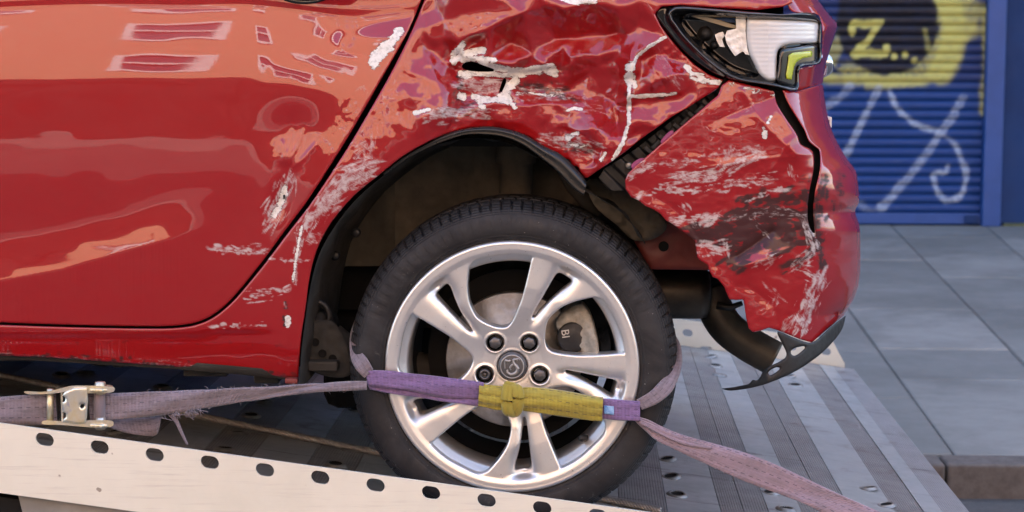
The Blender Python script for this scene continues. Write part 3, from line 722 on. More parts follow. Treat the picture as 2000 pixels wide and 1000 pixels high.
# crumpled skin: control points (pixel, pixel, depth in mm) folded flat between, creases barely rounded
from mathutils.geometry import delaunay_2d_cdt
CP = [(900, -60, 30), (1000, -60, 30), (1100, -60, 30), (1250, -60, 30), (1400, -60, 34), (1560, -60, 40), (1560, 10, 22), (1440, 12, 16),
      (880, -10, 16), (960, -6, 12), (1050, -2, 8), (1150, 2, 6), (1250, 4, 6), (1340, 8, 12), (1100, 14, 7), (1200, 16, 8),
      (898, 84, 10), (925, 68, 9), (955, 54, 8), (1017, 24, 6), (862, 40, 20), (905, 28, 17), (950, 20, 14),
      (885, 102, 34), (878, 128, 22), (893, 142, 30), (930, 84, 30), (1000, 80, 33), (1090, 74, 34), (1180, 70, 36), (1205, 66, 34),
      (1000, 98, 22), (1045, 104, 21), (1100, 92, 26), (1140, 106, 18), (905, 112, 20), (950, 120, 13), (1000, 126, 10), (1060, 124, 11), (1120, 122, 13), (1170, 112, 22), (1192, 120, 26),
      (905, 137, 26), (960, 140, 25), (1020, 140, 27), (1090, 140, 28), (1150, 140, 27), (1195, 150, 28),
      (900, 184, 30), (960, 184, 32), (1040, 180, 34), (1110, 182, 33), (1180, 186, 31), (905, 166, 24), (980, 160, 27), (1070, 160, 31),
      (900, 204, 17), (960, 206, 16), (1020, 206, 18), (1080, 200, 22), (1150, 198, 22), (1205, 205, 22),
      (880, 235, 6), (930, 232, 12), (980, 234, 14), (1030, 240, 15),
      (950, 250, 18), (985, 252, 19), (1022, 263, 18), (1060, 285, 14), (1095, 302, 10), (870, 264, 2), (830, 282, -4), (785, 308, -8), (910, 254, 9),
      (820, 70, 22), (842, 96, 26), (868, 78, 18), (830, 116, 17), (862, 118, 21), (800, 140, 9), (835, 158, 6), (858, 150, 12), (872, 186, 3), (815, 196, -2), (845, 206, -5), (868, 222, -2), (790, 236, -6), (826, 236, -7),
      (1229, 110, -2), (1232, 140, -5), (1228, 188, -6), (1227, 240, -6), (1214, 282, -6), (1196, 318, -4), (1243, 108, 2), (1272, 88, 4), (1304, 70, 6), (1212, 100, 14), (1208, 160, 18), (1206, 240, 14), (1222, 66, 20), (1250, 52, 16), (1240, 80, 12),
      (1244, 150, 8), (1256, 116, 14), (1285, 104, 12), (1278, 138, -3), (1300, 150, -6), (1262, 168, 1), (1322, 118, 9), (1338, 142, 2), (1320, 168, -2), (1366, 150, 6), (1404, 160, 4), (1360, 176, 2), (1240, 186, 3), (1290, 184, 6), (1340, 182, 8),
      (1244, 200, 10), (1300, 198, 8), (1380, 186, 6), (1260, 240, -4), (1320, 226, -3), (1240, 290, -8), (1290, 258, -9), (1345, 220, -4), (1244, 262, 2),
      (1090, 222, 20), (1118, 214, 13), (1150, 218, 8), (1185, 228, 12), (1106, 244, 10), (1134, 248, -4), (1160, 252, -10), (1186, 262, -4), (1112, 268, 6), (1142, 278, -4), (1172, 284, -6), (1100, 284, 12), (1130, 294, 8), (1160, 300, 4), (1124, 318, 6), (1146, 340, -2), (1172, 316, -8), (1190, 330, -6), (1060, 262, 14), (1070, 236, 16),
      (1430, 120, 8), (1430, 220, 4), (1300, 330, -6), (1200, 360, -4), (1100, 350, 6), (960, 300, 12), (860, 320, -4)]
rs_ = np.random.RandomState(5)
def D_at(a, b): return float(D[int((b + 120) / 2), int((a + 110) / 2)])
gl = [(905, -110), (862, -60), (838, -4), (806, 62), (778, 118), (734, 195), (690, 272), (648, 340), (608, 400), (660, 420), (720, 370), (740, 330), (700, 330), (760, 260)]
CP += [(a, b, D_at(a, b) * 1000 - 1) for a, b in gl]
def HS(a): return 1.0 + .70 * float(sst(790, 860, a))
def trifield(CP):
    res = delaunay_2d_cdt([Vector((a, b)) for a, b, h in CP], [], [], 0, 1e-6)
    hgt = [CP[o[0]][2] if len(o) else 0.0 for o in res[3]]; F_ = np.full(GU.shape, np.nan)
    for f in res[2]:
        (x0, y0), (x1, y1), (x2, y2) = [tuple(res[0][i]) for i in f]; h0, h1, h2 = [hgt[i] for i in f]
        den = (y1 - y2) * (x0 - x2) + (x2 - x1) * (y0 - y2)
        if abs(den) < 1e-9: continue
        a0, a1 = int((min(x0, x1, x2) + 110) // 2), int((max(x0, x1, x2) + 110) // 2) + 2; b0, b1 = int((min(y0, y1, y2) + 120) // 2), int((max(y0, y1, y2) + 120) // 2) + 2
        a0 = max(a0, 0); b0 = max(b0, 0); gx = GU[b0:b1, a0:a1]; gy = GV[b0:b1, a0:a1]
        l0 = ((y1 - y2) * (gx - x2) + (x2 - x1) * (gy - y2)) / den; l1 = ((y2 - y0) * (gx - x2) + (x0 - x2) * (gy - y2)) / den; l2 = 1 - l0 - l1
        m = (l0 > -1e-6) & (l1 > -1e-6) & (l2 > -1e-6); F_[b0:b1, a0:a1][m] = (l0 * h0 + l1 * h1 + l2 * h2)[m]
    return F_
F_ = trifield([(a, b, h * HS(a) / 1000.0) for a, b, h in CP])
# small buckles: scattered flat facets of two sizes
rs_ = np.random.RandomState(12)
def buckles(sp, amp, flat=1.0):
    pts = [(a + rs_.uniform(-.45, .45) * sp, b + rs_.uniform(-.45, .45) * sp * flat, rs_.normal(0, amp)) for a in np.arange(740, 1480, sp) for b in np.arange(-80, 420, sp * flat)]
    return np.nan_to_num(trifield(pts))
bz = sst(770, 830, GU + .3 * (GV - 150)) * (.22 + .78 * sst(78, 112, GV)) * (1 - sst(235, 255, GV) * (1 - sst(1020, 1060, GU))) * (1 - sst(345, 375, GV))
F_ = F_ + (buckles(44, .0028, .6) + buckles(22, .0011, .7)) * bz
def blur(A, s):
    r = int(s * 3 + 1); kx = np.exp(-.5 * (np.arange(-r, r + 1) / s)**2); kx /= kx.sum()
    B = np.pad(A, ((r, r), (0, 0)), 'edge'); B = sum(kx[i] * B[i:i + A.shape[0]] for i in range(2 * r + 1))
    B = np.pad(B, ((0, 0), (r, r)), 'edge'); return sum(kx[i] * B[:, i:i + A.shape[1]] for i in range(2 * r + 1))
okm = ~np.isnan(F_); Fz = np.where(okm, F_, D)
# warp the folds a little so that no crease is ruler straight, then soften more or less from place to place
wx = (GU + 7 * fbm(GU / 34, GV / 34, 301, 3) - gu[0]) / 2; wy = (GV + 7 * fbm(GU / 34, GV / 34, 307, 3) - gv[0]) / 2
xi = np.clip(wx, 0, len(gu) - 1.001); yi = np.clip(wy, 0, len(gv) - 1.001); ii_ = xi.astype(int); jj_ = yi.astype(int); fx_ = xi - ii_; fy_ = yi - jj_
ii2 = np.minimum(ii_ + 1, len(gu) - 1); jj2 = np.minimum(jj_ + 1, len(gv) - 1)
Fz = (Fz[jj_, ii_] * (1 - fx_) + Fz[jj_, ii2] * fx_) * (1 - fy_) + (Fz[jj2, ii_] * (1 - fx_) + Fz[jj2, ii2] * fx_) * fy_
bs, bl = blur(Fz, .8), blur(Fz, 2.2); sel = sst(-.25, .35, fbm(GU / 60, GV / 50, 311, 2)); Fz = bs * sel + bl * (1 - sel)
Fz = Fz + (GV - 150) * PXM * math.tan(R_(8.5)) * sst(800, 900, GU)
gpx = np.interp(GV, [-110, -60, 0, 62, 118, 195, 272, 340, 400, 455], [900, 855, 832, 803, 774, 730, 685, 642, 603, 560])
mk = sst(0, 30, GU - gpx) * (1 - sst(360, 420, GV + .0 * GU)) * sst(-118, -70, GV)
okb = np.clip(blur(okm.astype(float), 2.0) * 2 - 1, 0, 1); mk = mk * okb
D = D * (1 - mk) + Fz * mk
for pts_, a_, l_, r_ in CREASES: crease(pts_, a_, l_, r_, .15, 2)
mq = sst(840, 930, GU + .2 * (GV - 120)) * (1 - sst(1420, 1440, GU)) * (1 - sst(330, 380, GV)) * sst(75, 120, GV)
def ridged(s, seed): return 1 - np.abs(fbm(GU / s + 1.5 * fbm(GU / 60, GV / 60, seed + 3), GV / s, seed, 2)) * 2
D += mq * (.0007 * fbm(GU / 60, GV / 40, 41, 2) - .0006 * ridged(60, 47)**4)
mlow = sst(1040, 1110, GU) * (1 - sst(1200, 1225, GU)) * sst(195, 225, GV)
D += mlow * (-.0026 * ridged(44, 57)**4 + .0008 * fbm(GU / 26, GV / 20, 61, 2))
mtri = sst(1240, 1260, GU) * (1 - sst(1400, 1430, GU)) * sst(80, 110, GV) * (1 - sst(270, 310, GV))
D += mtri * (-.0016 * ridged(40, 77)**4)
mleft = sst(600, 680, GU + .3 * (GV - 300)) * (1 - sst(860, 900, GU)) * sst(150, 220, GV) * (1 - sst(520, 600, GV))
D += mleft * .0011 * fbm(GU / 26, GV / 30, 81, 3)
dd = sst(440, 540, GU) * (1 - sst(620, 780, GU)) * sst(20, 90, GV)
D += dd * .0004 * fbm(GU / 60, GV / 70, 91, 2) + 0.00025 * fbm(GU / 150, GV / 60, 95, 2)
D += .0005 * (1 - sst(430, 520, GU)) * sst(190, 240, GV) * fbm(GU / 120, GV / 55, 97, 2)
# tight wrinkles near the folds
def near(pts, w): return np.exp(-(seg_dist(GU, GV, pts)[0] / w)**2)
wr = near([(885, 128), (1000, 142), (1140, 140)], 26) + near([(1230, 110), (1229, 240), (1200, 310)], 18) + near([(1090, 210), (1180, 250), (1150, 320)], 36) + near([(890, 195), (1100, 200)], 18) + near([(1290, 90), (1400, 160)], 22)
D += np.clip(wr, 0, 1) * (-.0013 * ridged(15, 201)**4 - .0008 * ridged(26, 207)**5)
# flare of the arch lip
arch = [(583, 735), (588, 660), (597, 600), (605, 540), (618, 490), (640, 445), (670, 405), (700, 374), (740, 342), (785, 306), (830, 280), (870, 262), (910, 251), (950, 248), (985, 252), (1022, 263), (1040, 271), (1058, 285), (1076, 297), (1090, 299), (1101, 309), (1112, 312), (1118, 322), (1129, 326), (1134, 337), (1143, 347)]
da, _, _, _ = seg_dist(GU, GV, arch)
D -= .005 * np.exp(-(da / 60)**2) * (1 - sst(930, 1000, GU)); D += .0060 * np.exp(-(da / 22)**2) * (1 - sst(930, 1000, GU))
# sill: a bright rolled lip under the door, then tucked in
D += .006 * sst(640, 655, GV) * (1 - sst(470, 560, GU)) - .004 * np.exp(-((GV - 652 - np.where(GU > 380, 0, 0)) / 7.0)**2) * (1 - sst(380, 440, GU))
# keep neighbouring sheets clear of one another
def bil(T, u, v):
    x = np.clip((np.asarray(u, float) - gu[0]) / 2, 0, len(gu) - 1.001); y = np.clip((np.asarray(v, float) - gv[0]) / 2, 0, len(gv) - 1.001)
    i = x.astype(int); j = y.astype(int); fx = x - i; fy = y - j
    return (T[j, i] * (1 - fx) + T[j, i + 1] * fx) * (1 - fy) + (T[j + 1, i] * (1 - fx) + T[j + 1, i + 1] * fx) * fy
def dep(u, v): return bil(D, u, v)
# ---- wear strokes (primer, scuff, soot)
def wear_fn(primer=(), scuff=(), soot=(), seed=1):
    def f(u, v):
        rs = np.random.RandomState(seed); out = np.zeros((len(u), 3))
        for pts, w, s in primer:
            d, _, _, _ = seg_dist(u, v, pts); out[:, 0] = np.maximum(out[:, 0], s * (1 - sst(w * .2, w * 1.9, d)) * 1.2)
        for ch, lst, dens, wk in ((1, scuff, .045, .9), (2, soot, .060, 2.4)):
            for pts, w, s in lst:
                P_ = np.array(pts, float); seg = np.hypot(*np.diff(P_, axis=0).T); L = seg.sum() + w; cum = np.concatenate([[0], np.cumsum(seg)])
                n = int(L * w * dens / wk**.7) + 4
                d, _, _, _ = seg_dist(u, v, pts); out[:, ch] = np.maximum(out[:, ch], s * (.30 if ch == 1 else .22) * np.exp(-(d / w)**2 * 1.4))
                for k in range(n):
                    t = rs.uniform(0, cum[-1]); i = min(np.searchsorted(cum, t, 'right') - 1, len(seg) - 1); q = P_[i] + (P_[i + 1] - P_[i]) * (t - cum[i]) / max(seg[i], 1e-6)
                    q = q + rs.normal(0, w * .55, 2); a = math.atan2(*(P_[i + 1] - P_[i])[::-1]) + rs.normal(0, .17); l = min(rs.uniform(.6, 2.6) * w + rs.exponential(8), L * .8) / 2
                    hw = (rs.uniform(.5, 1.5) + rs.exponential(.7)) * wk; bend = rs.normal(0, .10)
                    m = (np.abs(u - q[0]) < l + 12) & (np.abs(v - q[1]) < l + 12)
                    if not m.any(): continue
                    x = (u[m] - q[0]) * math.cos(a) + (v[m] - q[1]) * math.sin(a); y = -(u[m] - q[0]) * math.sin(a) + (v[m] - q[1]) * math.cos(a) - bend * x * x / max(l, 1)
                    o = s * (1.35 if ch == 2 else 1.0) * rs.uniform(.6, 1.5) * np.clip(1 - (x / l)**2, 0, 1) * np.exp(-(y / (hw + .7))**2)
                    out[m, ch] = np.maximum(out[m, ch], o)
        return out
    return f
gap = smooth_line([(862, -90), (845, -45), (826, 0), (801, 60), (771, 118), (728, 195), (683, 272), (640, 340), (600, 400), (560, 452), (520, 506), (480, 556), (450, 590), (420, 615), (392, 629), (356, 637), (300, 639.5), (150, 637), (0, 632), (-70, 630)], 5)
gp = np.array(gap)
def offset(line, w):
    l = np.array(line); t = np.gradient(l, axis=0); t /= np.linalg.norm(t, axis=1)[:, None]; n = np.stack([-t[:, 1], t[:, 0]], -1)
    return l + n * np.asarray(w)[:, None]
gw = np.interp(gp[:, 1], [-90, 60, 150, 330, 450, 600, 640], [2.5, 3, 5.5, 5.0, 3.8, 2.6, 2.4])
left_side = offset(gap, gw * 1.0); right_side = offset(gap, -gw * 1.0)
if left_side[10][0] > right_side[10][0]: left_side, right_side = right_side, left_side
door_loop = [(-95, -90)] + [tuple(p) for p in left_side] + [(-95, 630)]
door_wear = wear_fn(
    primer=[([(779, 62), (768, 76), (757, 92)], 8, .8), ([(757, 90), (738, 106), (730, 122)], 10, .9), ([(746, 103), (736, 124)], 6, .8), ([(556, 366), (549, 398), (534, 420)], 6, .62), ([(558, 380), (545, 406)], 4, .7)],
    scuff=[([(560, 352), (545, 398), (522, 440)], 17, .62), ([(415, 486), (500, 489), (525, 487)], 9, .66), ([(470, 482), (510, 478)], 6, .4), ([(700, 190), (720, 168)], 12, .25)])
door = panel('rear_door', [door_loop], 2.2, on_side, dep, M['paint'], car, flange=.016, roll=.0022, roll_px=3.5, wear=door_wear)
# hole punched in the door
box('door_tear', tuple(P(np.array(553.), np.array(381.), Y0 + .004)), tuple(P(np.array(557.), np.array(388.), Y0 + .012)), M['dark'], door)
# door handle recess at the top of the frame
hc = smooth_line([(522, -22), (560, 3), (605, 8), (645, -4), (664, -24), (640, -46), (560, -46)], 5, True)
dh = panel('door_handle', [hc], 3, on_side, lambda u, v: dep(u, v) - .003 + .0 * u, M['black_gloss'], door, flange=.004, roll=.003, roll_px=5)
tube('handle_bar', [P(np.array(float(a)), np.array(float(b)), Y0 - .018) for a, b in ((505, -34), (540, -30), (590, -28), (650, -30), (690, -36))], [.004, .011, .012, .011, .004], M['paint'], door, 14)
# quarter panel with the sill
lamp_edge = [(1560, -90), (1548, 6), (1530, 13), (1480, 20), (1400, 15), (1330, 10), (1291, 13), (1279, 27), (1290, 50), (1306, 72), (1330, 100), (1356, 126), (1385, 146), (1412, 156)]
tear1 = [(1404, 170), (1396, 177), (1368, 194), (1342, 211), (1312, 228), (1282, 250), (1252, 271), (1225, 293), (1198, 313), (1180, 325), (1162, 337), (1148, 347)]
sill_low = [(583, 737), (560, 738), (520, 734), (480, 729), (380, 719), (200, 706), (100, 699), (-95, 690)]
q_loop = [tuple(p) for p in right_side[::-1][1:]] + lamp_edge + smooth_line(tear1, 3) + smooth_line(arch[::-1], 3) + sill_low
gash = smooth_line([(902, 131), (909, 122), (926, 121), (945, 128), (970, 138), (945, 140), (916, 138)], 4, True)
gash2 = smooth_line([(985, 152), (989, 158), (984, 172), (978, 183), (975, 180), (979, 164)], 4, True)
q_wear = wear_fn(
    primer=[([(886, 122), (886, 108), (893, 98), (903, 88)], 6, .85), ([(893, 112), (915, 104), (944, 98)], 6, .8), ([(905, 118), (930, 114), (966, 118)], 5, .7), ([(940, 126), (975, 133), (1000, 141), (1030, 139), (1062, 134), (1084, 144)], 7, .8),
            ([(902, 146), (930, 142), (990, 146), (1020, 146)], 7, .66), ([(1004, 146), (1006, 158), (990, 170), (984, 186)], 9, .78), ([(1055, 138), (1078, 130)], 7, .7), ([(898, 186), (906, 189)], 6, .7), ([(925, 190), (955, 196), (985, 196), (1004, 206)], 6, .72), ([(938, 200), (942, 206)], 7, .72), ([(978, 186), (998, 196)], 5, .7),
            ([(810, 221), (838, 213)], 3.5, .8), ([(1300, 72), (1272, 88), (1246, 108), (1236, 126)], 3, .78), ([(1231, 130), (1228, 158)], 8, .85), ([(1238, 140), (1240, 170)], 4, .55), ([(1229, 160), (1228, 240), (1216, 280), (1197, 312)], 3.4, .85), ([(1228, 189), (1270, 187), (1320, 183)], 3.6, .74),
            ([(1340, 130), (1352, 144), (1372, 150)], 5, .68), ([(1350, 152), (1380, 158), (1406, 162)], 5, .68), ([(1098, -4), (1130, 2), (1160, 1)], 6, .8), ([(1106, 216), (1122, 211), (1136, 214)], 3, .75), ([(562, 622), (562, 637)], 5, .7), ([(1110, 268), (1126, 262)], 6, .5), ([(1112, 280), (1160, 290)], 4, .45),
            ([(590, 440), (582, 480), (572, 548)], 2.6, .62), ([(1174, 312), (1182, 300)], 4, .6), ([(1010, 182), (1100, 186)], 4, .34)],
    scuff=[([(836, 226), (880, 219), (950, 222)], 14, .62), ([(900, 165), (930, 170), (985, 165)], 18, .55), ([(905, 155), (1010, 180), (1100, 182)], 13, .46), ([(1000, 200), (1120, 192), (1190, 190)], 8, .34), ([(640, 392), (672, 350), (722, 330)], 22, .62), ([(600, 440), (640, 384), (720, 340)], 16, .60), ([(612, 420), (660, 398)], 10, .6), ([(580, 500), (588, 450), (604, 420)], 8, .6), ([(575, 560), (585, 470)], 5, .62),
           ([(484, 578), (520, 573), (562, 566)], 9, .66), ([(408, 638), (460, 637), (522, 634)], 4.5, .72), ([(520, 503), (560, 508), (606, 508)], 3.5, .62), ([(640, 455), (610, 470), (590, 462)], 10, .4), ([(1060, 270), (1120, 278), (1170, 292)], 14, .55), ([(690, 300), (720, 280), (716, 310)], 14, .45), ([(1100, 205), (1180, 215)], 12, .34), ([(0, 694), (200, 702), (420, 718)], 6, .3), ([(1000, 90), (1150, 100)], 16, .22), ([(1280, 110), (1330, 170)], 14, .3), ([(560, 640), (556, 590)], 4, .4)],
    soot=[([(-90, 690), (200, 704), (400, 720), (580, 735)], 7, .45), ([(0, 668), (300, 672), (570, 676)], 4, .2), ([(985, 150), (1040, 168), (1110, 183)], 12, .42), ([(890, 196), (900, 150)], 8, .5), ([(556, 580), (556, 632)], 3, .6), ([(1100, 290), (1160, 296)], 8, .5), ([(1220, 188), (1300, 190)], 5, .4), ([(860, 226), (930, 215)], 16, .35)])
def qdep(u, v):
    d = dep(u, v)
    # the quarter stands a touch outside the door line at the shut gap, sheet torn up round the gash
    g, _, _, _ = seg_dist(u, v, [(905, 130), (955, 135)]); d = d - .006 * np.exp(-(g / 9)**2) * (v < 130) + .003 * np.exp(-(g / 10)**2) * (v > 134)
    return d - .0015
quarter = panel('quarter_panel', [q_loop, gash, gash2], 2.2, on_side, qdep, M['paint'], car, flange=.014, roll=.0028, roll_px=4, wear=q_wear)
# ---- bumper: loose side flap and the wrapped corner are one torn piece
sil = smooth_line([(1606, 150), (1612, 195), (1618, 230), (1630, 265), (1652, 306), (1671, 332), (1677, 360), (1678, 395), (1671, 414), (1679, 440), (1681, 475), (1680, 540), (1669, 582), (1650, 614)], 5)
sa = np.array(sil); so_ = np.argsort(sa[:, 1])
def ur(v): return np.interp(v, sa[so_, 1], sa[so_, 0])
def ubend(v): return np.interp(v, [150, 200, 280, 330, 420, 520, 620, 700], [1505, 1512, 1540, 1555, 1560, 1545, 1520, 1500])
def bdep(u, v):
    u0 = ubend(v); t = np.clip((u - u0) / (ur(v) + 5 - u0), 0, .985); wrap = .30 * (1 - np.sqrt(1 - t * t))
    flap = .018 * np.cos((u - 1430) / 120.0) * sst(150, 260, v)
    # the flap leans out at the foot and is bowed along its upper diagonal
    d = -.004 + (v - 300) * PXM * math.tan(R_(4.5)) - .004 * sst(430, 620, v) * (1 - t) + .02 * (1 - sst(150, 230, v)) + wrap
    z = (v - 300) / 100.0
    d -= .0015 * np.exp(-((v - 345 - .12 * (1500 - u)) / 60.0)**2) * (1 - t) * 1.0
    d += .010 * np.exp(-((v - 205) / 30.0)**2) * np.exp(-((u - 1480) / 50.0)**2)
    # bumper mouldings round the corner
    d += t * (.012 * np.exp(-((v - 415) / 10.0)**2) - .012 * np.exp(-((v - 372) / 24.0)**2) - .01 * np.exp(-((v - 455) / 18.0)**2))
    lo = fbm(u / 60, v / 45, 131, 3); d += .0020 * lo * (1 - t) * sst(180, 240, v) + .0008 * fbm(u / 24, v / 14, 137, 2)
    for pts, a, w in (([(1450, 178), (1500, 250), (1555, 300)], -.007, 16), ([(1400, 235), (1450, 214), (1510, 190)], .006, 14), ([(1360, 330), (1500, 310), (1590, 300)], -.004, 14), ([(1440, 500), (1470, 480), (1508, 452)], .010, 10), ([(1450, 520), (1500, 505), (1520, 495)], -.010, 16), ([(1510, 330), (1540, 280), (1560, 265)], -.006, 14), ([(1250, 370), (1330, 420), (1400, 520)], .006, 26), ([(1460, 560), (1510, 600), (1520, 650)], .005, 16), ([(1560, 640), (1590, 560), (1600, 500)], -.005, 22)):
        g, s, _, _ = seg_dist(u, v, smooth_line(pts, 4)); d += a * np.exp(-(g / w)**1.2)
    return d
top_b = [(1402, 186), (1410, 166), (1424, 156), (1450, 163), (1480, 170), (1512, 178)]
crk = [(1512, 178), (1514, 190), (1520, 208), (1538, 236), (1556, 262), (1564, 282), (1587, 296), (1589, 330), (1581, 372), (1577, 410), (1580, 440), (1592, 462)]
crk2 = [(1592, 456), (1590, 440), (1588, 410), (1592, 372), (1601, 332), (1601, 296), (1594, 288), (1580, 276), (1571, 254), (1556, 230), (1538, 200), (1528, 176)]
corner_top = [(1556, 179), (1580, 172), (1606, 165)]
low_b = [(1648, 616), (1612, 646), (1586, 669), (1563, 663), (1532, 650), (1519, 645), (1502, 640), (1486, 646), (1471, 649), (1462, 641), (1457, 620), (1454, 598), (1452, 585), (1438, 586), (1425, 585), (1418, 570), (1414, 559), (1402, 545), (1392, 541), (1386, 530), (1381, 516), (1370, 510), (1362, 504), (1360, 488), (1357, 470), (1342, 457), (1330, 450), (1314, 438), (1300, 430), (1290, 418), (1278, 410), (1260, 402), (1248, 392), (1233, 385), (1222, 370), (1221, 352), (1226, 340), (1240, 325), (1265, 304), (1292, 280), (1320, 256), (1346, 234), (1372, 212)]
sil_in = [(a - 1.0, b) for a, b in sil if b > 166]
b_loop = top_b + smooth_line(crk, 3)[1:] + smooth_line(crk2, 3) + corner_top + sil_in + low_b
b_wear = wear_fn(
    primer=[([(1492, 250), (1494, 268)], 5, .6), ([(1500, 240), (1506, 228)], 3, .45), ([(1428, 165), (1470, 176), (1512, 182)], 6, .36)],
    scuff=[([(1310, 352), (1390, 340)], 16, .6), ([(1340, 372), (1386, 362)], 9, .62), ([(1380, 350), (1430, 325), (1490, 300)], 12, .62), ([(1400, 372), (1450, 355), (1510, 350)], 10, .58), ([(1280, 372), (1330, 374)], 7, .72), ([(1250, 330), (1340, 315), (1480, 290)], 9, .5), ([(1480, 380), (1545, 368)], 6, .75), ([(1460, 392), (1490, 384)], 4, .6), ([(1225, 345), (1260, 325)], 10, .6), ([(1235, 390), (1260, 375)], 10, .6), ([(1300, 432), (1400, 425), (1370, 440)], 9, .7), ([(1330, 400), (1340, 412)], 8, .55), ([(1365, 480), (1415, 478), (1420, 496)], 12, .68), ([(1362, 500), (1410, 497)], 4, .6),
           ([(1545, 330), (1550, 350)], 8, .55), ([(1430, 285), (1400, 330)], 7, .5), ([(1530, 262), (1508, 240)], 10, .3), ([(1470, 430), (1500, 460)], 6, .4), ([(1590, 480), (1575, 440)], 12, .6), ([(1560, 640), (1580, 590), (1600, 540), (1580, 530)], 15, .62), ([(1530, 645), (1560, 610)], 12, .5), ([(1600, 560), (1570, 650)], 7, .6), ([(1480, 520), (1515, 500)], 9, .45), ([(1550, 520), (1590, 490)], 14, .5), ([(1640, 400), (1610, 460)], 10, .25), ([(1505, 610), (1520, 580), (1500, 560)], 10, .35), ([(1420, 230), (1500, 190)], 9, .3), ([(1340, 440), (1500, 415), (1580, 420)], 10, .36), ([(1260, 300), (1330, 270), (1400, 240)], 26, .18)],
    soot=[([(1345, 452), (1420, 448), (1500, 440), (1585, 452)], 14, .72), ([(1420, 425), (1500, 400), (1580, 378)], 14, .6), ([(1440, 395), (1490, 380)], 8, .62), ([(1420, 505), (1470, 470), (1512, 455)], 15, .75), ([(1425, 520), (1455, 505)], 10, .8), ([(1500, 492), (1560, 470), (1600, 460)], 14, .72), ([(1530, 530), (1580, 500), (1604, 470)], 12, .55), ([(1440, 430), (1590, 415)], 18, .7), ([(1350, 460), (1470, 470), (1590, 440)], 12, .8), ([(1430, 470), (1500, 430)], 12, .7), ([(1600, 470), (1606, 520)], 8, .6), ([(1610, 340), (1600, 400), (1596, 440)], 10, .55), ([(1640, 345), (1640, 400)], 10, .38), ([(1560, 355), (1580, 345)], 8, .3), ([(1300, 470), (1380, 470)], 10, .4)])
bumper = panel('rear_bumper', [b_loop], 2.0, on_side, bdep, M['paint_bumper'], car, flange=.010, roll=.003, roll_px=4, wear=b_wear)
tag(bumper, 'rear bumper torn loose with a long black crack and a ragged lower edge')
panel('crack_backing', [smooth_line([(1500, 172), (1540, 176), (1575, 230), (1612, 290), (1616, 340), (1602, 410), (1600, 470), (1566, 450), (1560, 360), (1556, 300), (1530, 260)], 3, True)], 4, on_side, lambda u, v: bdep(u, v) + .03, M['dark'], bumper, flange=.05)  # dark sheet added behind the crack, its colour stands in for the shade
# rear face of the bumper runs on across the car behind the corner
def strip_back(name, line, y_off, y_end, matl, par, dx=.03):
    V = []
    for (a, b), yo in zip(line, y_off):
        p = P(np.array(float(a)), np.array(float(b)), Y0 + yo); V += [tuple(p), (p[0] + dx * .6, p[1] + .25, p[2]), (p[0] + dx, y_end, p[2])]
    n = len(line); f = [(3 * i + k, 3 * i + k + 1, 3 * i + k + 4, 3 * i + k + 3) for i in range(n - 1) for k in (0, 1)]
    return fix(mesh(name, V, f, matl, par))
sl = np.array(sil_in); strip_back('bumper_back', sil_in, bdep(sl[:, 0], sl[:, 1]) + .004, 5.0, M['paint_bumper'], bumper)
# purple mounting tabs on the flap's upper edge
for pts in ([(1233, 322), (1250, 309), (1260, 313), (1240, 333)], [(1290, 276), (1308, 256), (1316, 258), (1310, 268), (1298, 280)]):
    panel('mount_tab', [smooth_line(pts, 3, True)], 2.5, at_depth(Y0 + .012), zero, M['cloud'], bumper, flange=.004)
# ---- tailgate corner above the bumper
tg_loop = [(1536, -90), (1536, -20), (1538, 10), (1550, 24), (1580, 26), (1600, 30), (1606, 60), (1606, 96), (1602, 124), (1564, 133), (1558, 158), (1556, 178), (1580, 170), (1605, 164), (1608, 150), (1611, 128), (1622, 92), (1635, 52), (1630, 40), (1612, 20), (1594, -6), (1580, -40), (1572, -90)]
def tdep(u, v):
    e = np.interp(v, [-90, -6, 52, 92, 128, 165], [1574, 1596, 1637, 1624, 1613, 1607]); s = np.interp(v, [-90, 0, 60, 130, 180], [1500, 1530, 1560, 1540, 1520])
    t = np.clip((u - s) / (e + 3 - s), 0, .985); return .03 + .34 * (1 - np.sqrt(1 - t * t)) - .02 * np.exp(-((u - (e - 22)) / 8)**2) * (v > 10)
tg = panel('tailgate', [smooth_line(tg_loop, 2, True)], 1.8, on_side, tdep, M['paint_bumper'], car, flange=.01, roll=.002, roll_px=3)
tl = [(1574, -90), (1596, -6), (1636, 52), (1623, 92), (1612, 128), (1606, 164)]; ta = np.array(tl, float)
strip_back('tailgate_back', tl, tdep(ta[:, 0], ta[:, 1]), 5.0, M['paint_bumper'], tg)
q = P(np.array(1612.), np.array(136.), Y0 + .42); tube('chrome_strip', [q + np.array([.0, 0, .018]), q + np.array([.006, .05, .004]), q + np.array([.004, .35, -.02])], [.014, .018, .018], M['chrome'], car, 12)
q = P(np.array(1617.), np.array(238.), Y0 + .40); np_ = box('number_plate', (q[0] - .002, q[1], q[2] - .012), (q[0] + .008, q[1] + .5, q[2] + .010), M['plate'], car, .002)
box('plate_mark', (q[0] - .0015, q[1] - .0012, q[2] - .006), (q[0] + .003, q[1] - .0002, q[2] + .004), M['ink'], np_)
